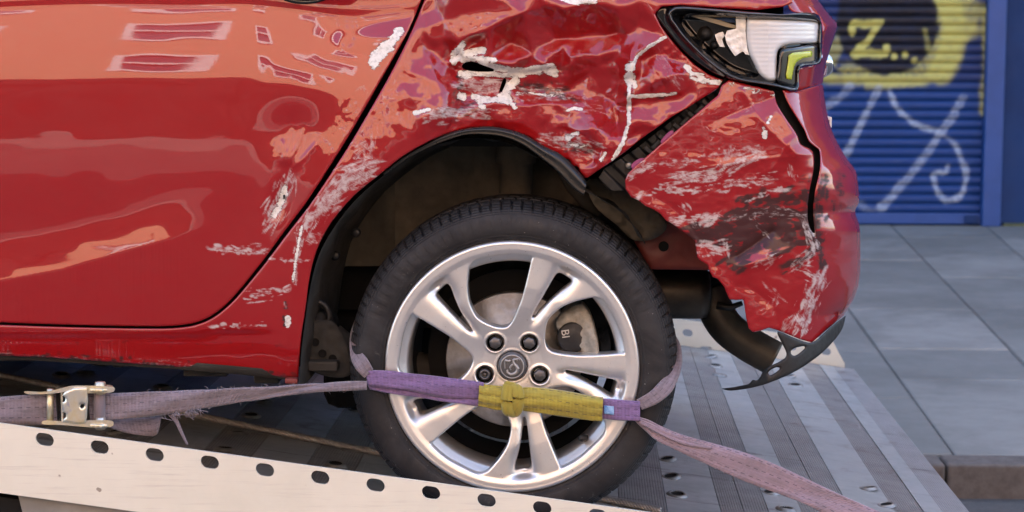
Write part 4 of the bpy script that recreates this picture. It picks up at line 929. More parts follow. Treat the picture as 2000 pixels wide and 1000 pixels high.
# ---- tail lamp
lamp = S and panel('tail_lamp', [smooth_line([(1280, 24), (1290, 14), (1330, 11), (1400, 17), (1480, 24), (1530, 28), (1575, 24), (1600, 36), (1604, 60), (1603, 86), (1602, 122), (1563, 132), (1558, 176), (1520, 170), (1480, 163), (1440, 158), (1404, 148), (1362, 122), (1330, 94), (1302, 62), (1284, 38)], 4, True)], 2.0, on_side,
    lambda u, v: lampdep(u, v), M['black_gloss'], car, flange=.03) if False else None
cav = smooth_line([(1322, 26), (1400, 30), (1470, 36), (1540, 36), (1598, 40), (1601, 60), (1600, 84), (1598, 120), (1560, 128), (1552, 168), (1510, 160), (1480, 156), (1430, 140), (1390, 112), (1350, 74), (1328, 46)], 4, True)
lout = smooth_line([(1280, 24), (1290, 14), (1330, 11), (1400, 17), (1480, 24), (1530, 28), (1575, 24), (1600, 36), (1604, 60), (1603, 86), (1602, 122), (1563, 132), (1558, 176), (1520, 170), (1480, 163), (1440, 158), (1404, 148), (1362, 122), (1330, 94), (1302, 62), (1284, 38)], 4, True)
def wrapl(u): 
    t = np.clip((u - 1500) / 150.0, 0, .97); return .30 * (1 - np.sqrt(1 - t * t))
def ldep(u, v):
    e, _, _ = near_edge(u, v, [cav]); ins = inside(u, v, [cav])
    x = np.where(ins, e, -e); return .004 + wrapl(u) - .012 * np.exp(-((x + 9) / 6.0)**2) + .050 * sst(-2, 12, x)
lamp = panel('tail_lamp', [lout], 1.8, on_side, ldep, M['black_gloss'], car, flange=.03, roll=.006, roll_px=5)
tag(lamp, 'broken tail lamp in a black housing with a ribbed clear lens')
lens = panel('lens', [smooth_line([(1458, 40), (1466, 36), (1520, 38), (1590, 42), (1600, 48), (1602, 62), (1601, 78), (1596, 84), (1556, 86), (1532, 90), (1522, 96), (1518, 106), (1517, 140), (1516, 156), (1500, 158), (1484, 146), (1474, 128), (1463, 104), (1458, 74)], 4, True)], 1.8, on_side,
    lambda u, v: .004 + wrapl(u) + .00012 * np.abs(u - 1500) - .0 * v, M['lens'], lamp, flange=.035, roll=.012, roll_px=9)
panel('lens_fragment', [[(1437, 36), (1452, 35), (1457, 40), (1456, 60), (1460, 96), (1464, 108), (1456, 106), (1452, 100), (1444, 104), (1436, 110), (1428, 100), (1419, 84), (1416, 70), (1420, 60), (1438, 56)]], 2, on_side, lambda u, v: .016 + .004 * fbm(u / 8, v / 8, 7), M['lens_broken'], lamp, flange=.02)
panel('lens_fragment', [[(1396, 68), (1404, 64), (1412, 62), (1416, 70), (1410, 76), (1414, 88), (1416, 92), (1406, 91), (1400, 80)]], 2, on_side, lambda u, v: .026 + .004 * fbm(u / 8, v / 8, 17), M['lens_broken'], lamp, flange=.01)
panel('reflector_strip', [[(1336, 27), (1352, 27), (1400, 38), (1438, 50), (1443, 56), (1420, 53), (1380, 41)]], 2, on_side, lambda u, v: .030 + 0 * u, noisy('lamp_strip_beige', (.30, .25, .17), (.38, .33, .24), 20), lamp, flange=.006)
panel('reflector_strip', [[(1350, 25), (1400, 28), (1432, 32), (1436, 44), (1420, 43), (1385, 33)]], 2, on_side, lambda u, v: .036 + 0 * u, mat('lamp_strip_blue', (.03, .07, .17), .2), lamp, flange=.006)
panel('reflector_surround', [smooth_line([(1523, 104), (1530, 95), (1550, 92), (1600, 86), (1603, 98), (1601, 122), (1562, 131), (1558, 152), (1557, 172), (1530, 166), (1517, 158), (1520, 130)], 4, True)], 1.8, on_side, lambda u, v: .000 + wrapl(u) + .00012 * np.abs(u - 1500), M['black_gloss'], lamp, flange=.03, roll=.008, roll_px=6)
panel('reflector', [[(1540, 108), (1548, 103), (1584, 99), (1587, 103), (1586, 111), (1568, 114), (1556, 121), (1551, 130), (1546, 156), (1536, 154), (1535, 146), (1539, 122)]], 1.8, on_side, lambda u, v: -.004 + wrapl(u) + .00012 * np.abs(u - 1500), M['amber'], lamp, flange=.012, roll=.003, roll_px=3)
for a, b, r in ((1377, 66, 10), (1395, 88, 6)):
    p = P(np.array(float(a)), np.array(float(b)), Y0 + .05); lathe('bulb_holder', [(.0001, -.02), (r * PXM, -.018), (r * PXM * 1.1, 0), (r * PXM * 1.5, .002)], p, M['black'], lamp, 20)
# ---- bumper carrier showing in the diagonal gap
carrier_loop = [(1420, 150), (1402, 200), (1330, 262), (1260, 320), (1235, 345), (1226, 372), (1190, 372), (1168, 350), (1180, 330), (1240, 292), (1320, 230), (1380, 180)]
carr = panel('bumper_carrier', [carrier_loop], 3, at_depth(Y0 + .05), lambda u, v: .006 * np.sign(np.sin((u - v) / 9.0)), M['black'], car, flange=.02)
for k, t in enumerate(np.linspace(.08, .78, 9)):
    cxm = 1392 + (1232 - 1392) * t; cym = 192 + (322 - 192) * t
    a = P(np.array(cxm), np.array(cym), Y0 + .032)
    o = box('clip_rib', (-.010, -.008, -.0035), (.010, .010, .0035), M['black'], None, .001); o.parent = carr
    o.rotation_euler = (0, R_(-48 if k % 2 else 38), 0); pr = carr.location + car.location; o.location = Vector(a) - pr
p = P(np.array(1228.), np.array(323.), Y0 + .036); lathe('screw', [(.0001, -.003), (.004, -.003), (.006, -.001), (.0065, .003)], p, M['steel'], carr, 16)
# ---- dark hull, floor, cabin: the rest of the car the frame does not show
for nm, poly, ya, yb in (('underbody', [(-3.3, 1.55), (-3.3, 1.04), (-2.2, .975), (-.62, .935), (-.545, .93), (-.545, 1.6)], .075, 1.70),
                         ('underbody', [(-.545, 1.345), (.10, 1.345), (.22, 1.345), (.36, 1.36), (.36, 1.62), (-.545, 1.62)], .13, 1.70),
                         ('underbody', [(.09, 1.13), (.34, 1.14), (.36, 1.36), (.09, 1.36)], .30, 1.70),
                         ('underbody', [(-.545, .99), (-.20, .99), (-.16, 1.09), (.09, 1.09), (.09, 1.345), (-.545, 1.345)], .42, 1.30)):
    n = len(poly); V = [(x, Y0 + ya, z) for x, z in poly] + [(x, Y0 + yb, z) for x, z in poly]
    fix(mesh(nm, V, [tuple(range(n)), tuple(range(n, 2 * n))[::-1]] + [(i, (i + 1) % n, n + (i + 1) % n, n + i) for i in range(n)], M['dark'], car, smooth=False))
bev(box('dark_filler', (-.56, Y0 + .45, .77), (-.24, Y0 + 1.3, 1.0), M['dark'], car), .03)  # dark box added under the car to block bright ground behind the wheel
cabp = [(-3.3, 1.60), (-.62, 1.64), (.35, 1.62), (.30, 1.75), (-.05, 2.02), (-1.2, 2.10), (-2.3, 2.02), (-3.3, 1.66)]
n = len(cabp); V = []
for y, ins_ in ((Y0 + .06, 0), (Y0 + .30, 1), (Y0 + 1.45, 1), (Y0 + 1.7, 0)):
    for i, (x, z) in enumerate(cabp): V.append((x, y if z > 1.7 else (Y0 + .03 if y < Y0 + 1 else Y0 + 1.73), z))
fs = [(r * n + i, r * n + (i + 1) % n, (r + 1) * n + (i + 1) % n, (r + 1) * n + i) for r in range(3) for i in range(n)] + [tuple(range(n))[::-1], tuple(range(3 * n, 4 * n))]
fix(mesh('cabin', V, fs, M['black_gloss'], car, smooth=False))
# sill seam flange and underside trim
V = []
for a, b in ((-95, 699), (60, 700), (190, 706), (330, 716), (470, 728), (575, 738)):
    p = P(np.array(float(a)), np.array(float(b)), Y0 + .04); V += [tuple(p + np.array([0, 0, .012])), tuple(p + np.array([0, 0, -.003 - .005 * random.random()])), tuple(p + np.array([0, .05, -.005]))]
f = [(3 * i + k, 3 * i + k + 1, 3 * i + k + 4, 3 * i + k + 3) for i in range(5) for k in (0, 1)]
fix(mesh('sill_flange', V, f, M['liner_dark'], car))
for a, b, w, h in ((400, 728, 90, 8), (520, 740, 50, 10), (230, 712, 24, 6), (630, 716, 60, 10)):
    p = P(np.array(float(a)), np.array(float(b)), Y0 + .10); box('floor_bracket', (p[0] - w * PXM / 2, p[1], p[2] - h * PXM), (p[0] + w * PXM / 2, p[1] + .05, p[2] + h * PXM), M['liner_dark'], car, .003)
p = P(np.array(568.), np.array(744.), Y0 + .02); box('sill_plug', (p[0] - .012, p[1], p[2] - .006), (p[0] + .012, p[1] + .02, p[2] + .004), M['inner_red'], car, .003)
#@@WHEEL
# ---- wheel arch: lip trim, liner, back wall
lip_o = [(745, 338), (790, 303), (832, 279), (872, 261), (910, 251), (950, 247), (985, 251), (1022, 262), (1060, 284), (1097, 303), (1130, 335), (1146, 356)]
lip_i = [(752, 342), (797, 309), (838, 288), (876, 273), (912, 263), (950, 263), (985, 268), (1020, 282), (1056, 308), (1090, 336), (1118, 366), (1140, 382)]
lo, li_ = smooth_line(lip_o, 5), smooth_line(lip_i, 5)
V = []
for (a, b), (c, d) in zip(lo, li_):
    for k, (t, y) in enumerate(((0, .022), (.25, .012), (.5, .010), (.72, .018), (.86, .012), (1, .016), (1.02, .07))):
        V.append(tuple(P(np.array(a + (c - a) * t), np.array(b + (d - b) * t), Y0 + y)))
m_ = 7; f = [(i * m_ + k, i * m_ + k + 1, (i + 1) * m_ + k + 1, (i + 1) * m_ + k) for i in range(len(lo) - 1) for k in range(m_ - 1)]
fix(mesh('arch_lip', V, f, M['lip'], car))
al = smooth_line([(583, 760), (588, 690), (594, 640), (604, 570), (622, 500), (655, 440), (700, 385), (760, 335), (830, 292), (900, 272), (960, 272), (1020, 292), (1070, 322), (1120, 362), (1180, 392), (1230, 430), (1262, 480)], 5)
ai = np.array(al); ctr = np.array([980., 720.])
V = []; m_ = 6
for i, (a, b) in enumerate(al):
    for k, (y, sh_) in enumerate(((.022, 1.0), (.05, .996), (.09, .992), (.16, .985), (.27, .975), (.36, .95))):
        w = ctr + (np.array([a, b]) - ctr) * sh_; wob = 1 + .012 * math.sin(i * .9 + k * 2)
        p0 = P(np.array(a), np.array(b), Y0 + .02); pc = P(np.array(ctr[0]), np.array(ctr[1]), Y0 + .02)
        q = pc + (p0 - pc) * sh_ * (wob if 1 < k < 5 else 1); V.append((q[0], Y0 + y, q[2]))
f = [(i * m_ + k, i * m_ + k + 1, (i + 1) * m_ + k + 1, (i + 1) * m_ + k) for i in range(len(al) - 1) for k in range(m_ - 1)]
liner = fix(mesh('wheel_arch_liner', V, f, M['liner_dark'], car))
for a, b in ((695, 455), (670, 420), (655, 500), (622, 540), (612, 640), (640, 470)):
    p = P(np.array(float(a)), np.array(float(b)), Y0 + .20); lathe('liner_clip', [(.0001, -.006), (.006, -.006), (.009, -.003), (.0095, .004)], p, M['black'], liner, 16)
# back wall of the arch in dusty pressed panels
for k, (a0, a1, yo, mt) in enumerate(((560, 772, .362, 'liner'), (770, 926, .360, 'inner'), (925, 1000, .352, 'inner'), (998, 1132, .366, 'inner'), (1131, 1235, .34, 'liner_dark'))):
    b0, b1 = 230, 640 if k else 520
    lp = [(a0, b0), (a1, b0), (a1 + 6, b1), (a0 + 3, b1)]
    panel('arch_back_panel', [lp], 8, at_depth(Y0 + yo), lambda u, v: .006 * fbm(u / 50, v / 50, k + 3) + .004 * fbm(u / 16, v / 30, k + 9) - .005 * np.exp(-((u - a1 + 14) / 5.0)**2), M[mt], liner, flange=.02)
tube('damper', [P(np.array(1008.), np.array(y), Y0 + .30) for y in (270., 318., 320., 392., 420.)], [.040, .040, .033, .033, .03], M['inner'], car, 24)
tube('spring_tube', [P(np.array(x), np.array(y), Y0 + .26) for x, y in ((1090., 300.), (1120., 360.), (1170., 420.))], .018, M['liner_dark'], car, 14)
# suspension, links and bracketry left and right of the wheel
p = P(np.array(622.), np.array(640.), Y0 + .16); lathe('bush', [(.0001, -.02), (.012, -.02), (.014, -.012), (.03, -.010), (.036, .0), (.036, .04)], p, M['black'], car, 28)
tube('trailing_arm', [P(np.array(x), np.array(y), Y0 + .20) for x, y in ((600., 610.), (640., 660.), (700., 700.), (860., 725.), (1000., 718.))], [.03, .035, .03, .032, .04], M['liner_dark'], car, 14)
tube('hose', [P(np.array(x), np.array(y), Y0 + .14) for x, y in smooth_line([(606, 596), (624, 590), (640, 606), (644, 640), (636, 690)], 5)], .006, M['black'], car, 10)
panel('arm_bracket', [smooth_line([(598, 640), (640, 625), (668, 650), (690, 720), (660, 738), (600, 716)], 4, True)], 4, at_depth(Y0 + .13), lambda u, v: .004 * fbm(u / 14, v / 14, 4), M['liner_dark'], car, flange=.05, roll=.006, roll_px=8)
for a, b in ((616, 668), (630, 690), (650, 700)): lathe('arm_hole', [(.0001, -.001), (.006, -.001), (.008, -.002)], P(np.array(float(a)), np.array(float(b)), Y0 + .128), M['dark'], car, 14)
# rear body behind the torn bumper: red rail, silencer, wing bracket, dusty closing panel
panel('chassis_rail', [[(1225, 398), (1290, 420), (1400, 470), (1420, 528), (1270, 526), (1238, 470)]], 5, at_depth(Y0 + .20), lambda u, v: .004 * fbm(u / 30, v / 20, 8), M['inner_red'], car, flange=.10, roll=.006, roll_px=8)
lathe('rail_hole', [(.0001, -.002), (.0085, -.002), (.010, -.001)], P(np.array(1296.), np.array(481.), Y0 + .196), M['dark'], car, 20)
panel('closing_panel', [smooth_line([(1150, 350), (1230, 370), (1300, 430), (1286, 462), (1240, 470), (1205, 440), (1160, 400)], 4, True)], 4, at_depth(Y0 + .16), lambda u, v: .010 * fbm(u / 18, v / 18, 21), M['inner'], car, flange=.06, roll=.006, roll_px=8)
panel('closing_panel', [[(1180, 320), (1290, 300), (1460, 420), (1460, 480), (1330, 480), (1200, 380)]], 6, at_depth(Y0 + .24), lambda u, v: .004 * fbm(u / 18, v / 18, 25), M['dark'], car, flange=.06)
sc_ = P(np.array(1318.), np.array(572.), Y0 + .40)
lathe('silencer', [(.0001, -.10), (.040, -.10), (.050, -.09), (.053, -.07), (.053, .05), (.050, .065), (.035, .072), (.0001, .074)], sc_, M['exhaust'], car, 32, axis='X')
panel('heat_shield', [[(1270, 528), (1420, 530), (1428, 600), (1405, 588), (1370, 622), (1300, 610), (1280, 560)]], 5, at_depth(Y0 + .50), lambda u, v: .01 * fbm(u / 25, v / 18, 33), M['dark'], car, flange=.2)
ex = smooth_line([(1388, 560), (1396, 600), (1420, 640), (1462, 672), (1512, 700)], 6)
exh = tube('exhaust', [P(np.array(a), np.array(b), Y0 + .42 - .0006 * k) for k, (a, b) in enumerate(ex)], [.0305 + .0005 * min(k, 6) for k in range(len(ex))], M['exhaust'], car, 28, caps=False)
solid(exh, .003)
tube('exhaust_bracket', [P(np.array(x), np.array(y), Y0 + .38) for x, y in ((1400., 596.), (1425., 601.), (1450., 592.))], [.008, .007, .005], M['black'], car, 10)
# ---- hanging black valance under the bumper
vo = [(1652, 616), (1646, 640), (1630, 664), (1600, 694), (1556, 724), (1510, 745), (1470, 757), (1428, 763), (1409, 759)]
vi = [(1434, 756), (1448, 753), (1462, 750), (1470, 742), (1478, 743), (1486, 734), (1492, 722), (1510, 712), (1530, 702), (1536, 690), (1526, 668), (1519, 647), (1560, 663), (1588, 668), (1620, 640)]
slots = [smooth_line([(1500, 729), (1506, 722), (1518, 717), (1523, 720), (1514, 728), (1504, 733)], 3, True), smooth_line([(1544, 688), (1552, 680), (1572, 676), (1568, 684), (1552, 695)], 3, True)]
def vdep(u, v):
    t = np.clip((u - 1500) / 165.0, 0, .97); return .012 + .28 * (1 - np.sqrt(1 - t * t)) + .05 * sst(1520, 1410, u) * 0 + .0012 * np.maximum(0, 1500 - u) * .8
val = panel('rear_valance', [smooth_line(vo, 4) + smooth_line(vi, 3), ] + slots, 2.2, on_side, vdep, M['black'], car, flange=.012, roll=.004, roll_px=5)
panel('valance_clip', [[(1506, 716), (1532, 700), (1540, 704), (1522, 718)]], 2, at_depth(Y0 + .03), zero, M['black'], val, flange=.01)
# ================================================================== wheel
WC = P(np.array(1000.), np.array(717.), YW); WS = 1.0 / 1048.8
wheel = empty('wheel', Vector(WC) - car.location); wheel.parent = car; tag(wheel, 'rear wheel with ten slim silver spokes in five pairs')
def onw(a, b, d): return np.stack([WC[0] + a * WS, WC[1] + d, WC[2] + b * WS], -1)
RT = 327 * WS
tp = [(.226, .016), (.233, .006), (.240, -.004), (.250, -.010), (.262, -.0125), (.274, -.0115), (.284, -.008), (.292, -.002), (.2975, .006), (.302, .014), (.3055, .024), (.3085, .036), (.310, .048), (.310, .052), (.3105, .056), (.311, .064), (.3115, .082), (.3115, .085), (.3115, .089), (.3118, .110), (.3115, .131), (.3115, .135), (.3115, .138), (.311, .156), (.3105, .164), (.310, .168), (.310, .172), (.306, .192), (.299, .206), (.285, .218), (.262, .222), (.24, .212), (.226, .20)]
kR = RT / .3118; tp = [(r * kR if r > .24 else r, y) for r, y in tp]
def tread(r, y, th, j):
    k = np.round(th / (2 * np.pi) * 960).astype(int)
    groove = np.isin(j, [14, 13, 17, 18, 21, 22, 25, 24]) * .0085
    per = k % 10
    sh_ = (j >= 9) & (j <= 12)
    sipe = np.where(sh_ & (per < 2), .006, 0) + np.where((j >= 8) & (j <= 9) & (per < 2), .003, 0) + np.where(((j >= 15) & (j <= 16) | (j >= 19) & (j <= 20)) & ((k + j) % 12 < 2), .004, 0)
    rib = np.where((j == 5), .0009 * np.sign(np.sin(th * 90)), 0)
    return r - groove - sipe + 0 * rib, y - rib * np.where((th > .4) & (th < 2.8), 1, 0)
tyre = lathe('tyre', tp, WC, M['rubber'], wheel, n=960, fn=tread)
# rim: barrel and flange turned, face cut from the spoke outline
lathe('rim_lip', [(.2286, -.0088), (.2315, -.0096), (.2345, -.0088), (.2368, -.006), (.2378, -.001), (.2362, .005)], WC, M['rim'], wheel, n=128)
lathe('rim_barrel', [(.2135, .010), (.2105, .013), (.200, .020), (.1965, .026), (.1955, .05), (.194, .13), (.205, .19), (.226, .205)], WC, M['rim'], wheel, n=128)
lathe('barrel_inner', [(.1935, .085), (.192, .14), (.186, .19)], WC, M['dark'], wheel, n=64)
def pol(lst, base, kx=1.0):
    out = []
    for r, o in lst: t = R_(base + o); out.append((r * math.cos(t), r * math.sin(t)))
    return out
wide = [(221, 6), (222, 14), (214, 18.3), (204, 20.3), (180, 24.5), (155, 28.5), (132, 30.5), (116, 30.5), (98, 26), (84, 18), (78.5, 9), (80, 2), (90, -4), (115, -9.5), (142, -12.2), (185, -13.6), (214, -14), (221, -13.6), (222, -4)]
slit = [(204, -2.5), (206, 2), (204, 6.5), (178, 7.6), (150, 8.6), (122, 10), (106, 10.5), (104, 8.0), (122, 5.8), (150, 2.6), (178, -.4)]
holes = []; 
for k in range(5):
    holes.append(smooth_line(pol(wide, 94 + 72 * k), 3, True)); holes.append(smooth_line(pol(slit, 58 + 72 * k), 3, True))
bolts = [(57, 54 + 72 * k + 72) for k in range(5)]
rimo = [(240 * math.cos(t), 240 * math.sin(t)) for t in np.linspace(0, 2 * np.pi, 160, endpoint=False)]
def rimdep(a, b):
    r = np.hypot(a, b); th = np.degrees(np.arctan2(b, a))
    d = np.interp(r, [0, 30, 40, 60, 85, 120, 160, 200, 222, 232, 240], [.016, .016, .014, .012, .007, .000, -.004, -.005, -.006, -.0088, -.0092])
    # split of each spoke pair: a hollow between the two legs, deeper towards the rim
    o = (th - 58 + 36) % 72 - 36; hollow = .020 * np.exp(-((o - 2.2) / 5.2)**2) * sst(150, 205, r) * (1 - sst(214, 226, r)) + .008 * np.exp(-((o - 5 - 3 * (1 - r / 200)) / 4.6)**2) * sst(80, 120, r) * (1 - sst(150, 205, r))
    # bolt seats
    for br, ba in bolts:
        q = np.hypot(a - br * math.cos(R_(ba)), b - br * math.sin(R_(ba))); d = d + .016 * (1 - sst(14.5, 18, q)) - .002 * np.exp(-((q - 19) / 2.5)**2)
    q = r; d = d + .006 * (1 - sst(27, 30, q)) - .0016 * np.exp(-((r - 32) / 2.2)**2)
    return d + hollow
panel('rim', [rimo] + holes, 2.0, onw, rimdep, M['rim'], wheel, flange=.034, roll=.0034, roll_px=3.2, roll_loops=holes)
hc_ = lathe('centre_cap', [(.0001, .004), (.018, .004), (.0222, .0048), (.0245, .007), (.0262, .010), (.027, .016), (.027, .03)], WC, M['cap'], wheel, 48)
lathe('cap_ring', [(.0205, .0042), (.0205, .0030), (.0225, .0030), (.0228, .0052)], WC, M['capmark'], hc_, 48)
def mark(name, pts, w, par, m):
    ln = smooth_line(pts, 5); L = len(ln); ws_ = np.interp(np.linspace(0, 1, L), np.linspace(0, 1, len(w)), w)
    tube(name, [onw(np.array(a), np.array(b), np.array(.0035)) for a, b in ln], ws_ * WS, m, par, 8)
mark('emblem', [(11, 13), (6, 15), (2, 12), (4, 6), (9, 1), (11, -6), (6, -13), (-3, -15), (-10, -10), (-8, -6)], [1, 2.4, 2.6, 2.6, 3.4, 3.8, 3.4, 3, 2.2, 1], hc_, M['capmark'])
mark('emblem', [(6, 15), (12, 16), (15, 13)], [1.8, 1.4, .8], hc_, M['capmark']); mark('emblem', [(4, 6), (-1, 3), (-4, -3), (-2, -6)], [1.6, 2, 1.8, 1], hc_, M['capmark'])
mark('emblem', [(-14, 13), (-7, 11), (-3, 13)], [2.6, 2.6, 2], hc_, M['capmark']); mark('emblem', [(-14, 13), (-14, -4)], [1.2, 1.2], hc_, M['capmark'])
for k, (br, ba) in enumerate(bolts):
    c = onw(np.array(br * math.cos(R_(ba))), np.array(br * math.sin(R_(ba))), np.array(0.))
    hexr = lambda r, y, th, j: (np.where(r > .006, r / np.cos((th + .3) % (np.pi / 3) - np.pi / 6) * .93, r), y)
    if k == 1:
        bo = lathe('wheel_bolt', [(.0052, .016), (.0056, .010), (.0085, .0085), (.0105, .011), (.0115, .016), (.0135, .02)], c, M['bolt'], wheel, 36); lathe('bolt_key', [(.0001, .012), (.0035, .012), (.0038, .016)], c, M['bolt'], bo, 12)
    else:
        lathe('wheel_bolt', [(.0001, .0072), (.0095, .0072), (.0108, .009), (.011, .022)], c, M['bolt'], wheel, 36, fn=hexr)
    lathe('bolt_seat', [(.0118, .022), (.0135, .018), (.0146, .011)], c, M['dark'], wheel, 32)
p = onw(np.array(145.), np.array(-148.), np.array(.030)); tube('tyre_valve', [p, p + np.array([-.006, -.014, .004]), p + np.array([-.010, -.026, .006])], [.0075, .007, .0055], M['black'], wheel, 14)
fw = empty('wheel', Vector((WC[0], Y0 + 1.42, WC[2])) - car.location); fw.parent = car
lathe('tyre', [(r, .22 - y) for r, y in tp], (WC[0], Y0 + 1.42, WC[2]), M['rubber'], fw, n=96)
lathe('rim', [(.0001, .1), (.2, .1), (.24, .18)], (WC[0], Y0 + 1.42, WC[2]), M['dark'], fw, n=48)
tube('axle_beam', [(WC[0] - .02, Y0 + .22, WC[2]), (WC[0] - .10, Y0 + .5, WC[2] + .03), (WC[0] - .10, Y0 + 1.2, WC[2] + .03), (WC[0] - .02, Y0 + 1.45, WC[2])], .05, M['dark'], car, 16)
# ---- brake
lathe('brake_disc', [(.0001, .052), (.060, .052), (.066, .056), (.068, .075), (.071, .079), (.128, .079), (.130, .082), (.130, .098), (.06, .10)], WC, M['disc'], car, n=96)
cal = panel('brake_caliper', [smooth_line([(84, 76), (100, 100), (132, 116), (150, 100), (163, 66), (170, 22), (160, 6), (128, 20), (104, 44)], 4, True)], 3, onw, lambda a, b: .046 - .00001 * (a - 110)**2 + .004 * fbm(a / 12, b / 12, 5), M['caliper'], car, flange=.06, roll=.014, roll_px=16)
lathe('caliper_piston', [(.0001, .040), (.026, .040), (.029, .043), (.030, .052)], onw(np.array(118.), np.array(52.), np.array(0.)), M['black'], cal, 32)
def text(s, size, loc, rot, m, par, name='lettering', ext=.0006):
    cu = bpy.data.curves.new('txt', 'FONT'); cu.body = s; cu.size = size; cu.align_x = 'CENTER'; cu.align_y = 'CENTER'; cu.extrude = ext
    t = bpy.data.objects.new('txt', cu); COL.objects.link(t); dg = bpy.context.evaluated_depsgraph_get(); me = bpy.data.meshes.new_from_object(t.evaluated_get(dg))
    bpy.data.objects.remove(t); me.materials.clear(); o = link(name, me, m, par)
    o.rotation_euler = rot; o.location = o.location + Vector(loc); return o
text('BI', .021, onw(np.array(103.), np.array(60.), np.array(.0390)), (R_(90), R_(82), 0), noisy('caliper_ink', (.4, .39, .36), (.5, .48, .45), 50), cal)
text('LH 83', .008, onw(np.array(119.), np.array(62.), np.array(.0390)), (R_(90), R_(82), 0), M['capmark'], cal) if False else None
panel('splash_shield', [[(100 * math.cos(t), 100 * math.sin(t)) if False else (176 * math.cos(t), 176 * math.sin(t)) for t in np.linspace(0, 2 * np.pi, 60, endpoint=False)]], 12, onw, lambda a, b: .13 + 0 * a, M['dark'], car, flange=.02)
# ================================================================== STRAPS
def ribbon(name, tops, bots, ys, matl, par, thick=.003, n=10, wob=.0012, uvs=None, rows=7, bulge=0.0, seed=0, ridge=0):
    tp_, bt_ = smooth_line(tops, n), smooth_line(bots, n)
    yy = [p[1] for p in smooth_line([(i, y) for i, y in enumerate(ys)], n)]
    L = min(len(tp_), len(bt_)); V = []; UV = []; s = 0; prev = None
    for i in range(L):
        c = (np.array(tp_[i]) + np.array(bt_[i])) / 2
        s += 0 if prev is None else np.hypot(*(c - prev)); prev = c
        y = yy[min(int(i * len(yy) / L), len(yy) - 1)]
        for k in range(rows):
            t = k / (rows - 1); q = np.array(tp_[i]) * (1 - t) + np.array(bt_[i]) * t
            w = wob * math.sin(s / 23 + k * 1.3 + seed) + wob * 1.5 * math.sin(s / 61 + k * .7 + seed * 2) - bulge * (1 - (2 * t - 1)**2)
            w += ridge * math.sin(t * math.pi * 5 + s / 90) if ridge else 0
            V.append(tuple(P(np.array(q[0]), np.array(q[1]), y + w))); UV.append((s / 1000, t))
    f = [(i * rows + k, i * rows + k + 1, (i + 1) * rows + k + 1, (i + 1) * rows + k) for i in range(L - 1) for k in range(rows - 1)]
    o = mesh(name, V, f, matl, par, uv=UV); solid(o, thick, 0); return o
def stray(par, pts_list, m, r=.0006):
    for pts in pts_list: tube('loose_thread', [P(np.array(float(a)), np.array(float(b)), y) for a, b, y in pts], r, m, par, 5)
rs = tag(empty('ratchet_strap', tuple(P(np.array(140.), np.array(800.), 3.25))), 'frayed lilac grey ratchet strap with a zinc buckle just behind the near rail', 'strap')
ribbon('webbing', [(-80, 778), (0, 775), (60, 771), (108, 769)], [(-80, 832), (0, 830), (60, 830), (112, 830)], [3.245, 3.245, 3.243, 3.240], M['web_grey'], rs, .004)
ribbon('webbing', [(172, 769), (240, 767), (330, 764), (455, 759), (540, 755), (600, 751), (660, 747), (716, 744)], [(176, 823), (240, 818), (325, 809), (440, 790), (507, 780), (600, 767), (660, 764), (716, 760)], [3.235, 3.25, 3.26, 3.275, 3.29, 3.30, 3.315, 3.335], M['web_grey'], rs, .004, wob=.0018)
ribbon('loose_end', [(196, 820), (240, 815), (290, 812), (316, 808)], [(214, 834), (250, 846), (296, 852), (308, 846)], [3.25, 3.28, 3.29, 3.285], M['web_grey'], rs, .003)
ribbon('torn_strip', [(326, 808), (338, 820), (352, 845), (364, 868)], [(333, 806), (346, 818), (357, 845), (367, 868)], [3.27, 3.262, 3.255, 3.25], M['web_grey'], rs, .002)
rr = random.Random(3)
tl_ = []
for k in range(26):
    a = 330 + rr.uniform(-12, 70); b = 808 - (a - 330) * .17 + rr.uniform(-3, 3); y = 3.262
    tl_.append([(a, b, y), (a + rr.uniform(-8, 10), b + rr.uniform(2, 10), y - .006), (a + rr.uniform(-14, 18), b + rr.uniform(4, 16), y - .008)])
for k in range(40):
    a = rr.uniform(200, 700); b = np.interp(a, [172, 455, 600, 700], [768, 758, 751, 745]) if k % 2 else np.interp(a, [240, 325, 507, 610, 700], [818, 808, 780, 766, 760]); sgn = -1 if k % 2 else 1; y = np.interp(a, [172, 455, 700], [3.24, 3.27, 3.33])
    tl_.append([(a, b, y), (a + rr.uniform(-3, 3), b + sgn * rr.uniform(1, 3), y - .001), (a + rr.uniform(-6, 6), b + sgn * rr.uniform(2, 6), y - .002)])
bmv = []
stray(rs, tl_[:26], M['web_grey'], .0007); stray(rs, tl_[26:], M['web_grey'], .0004)
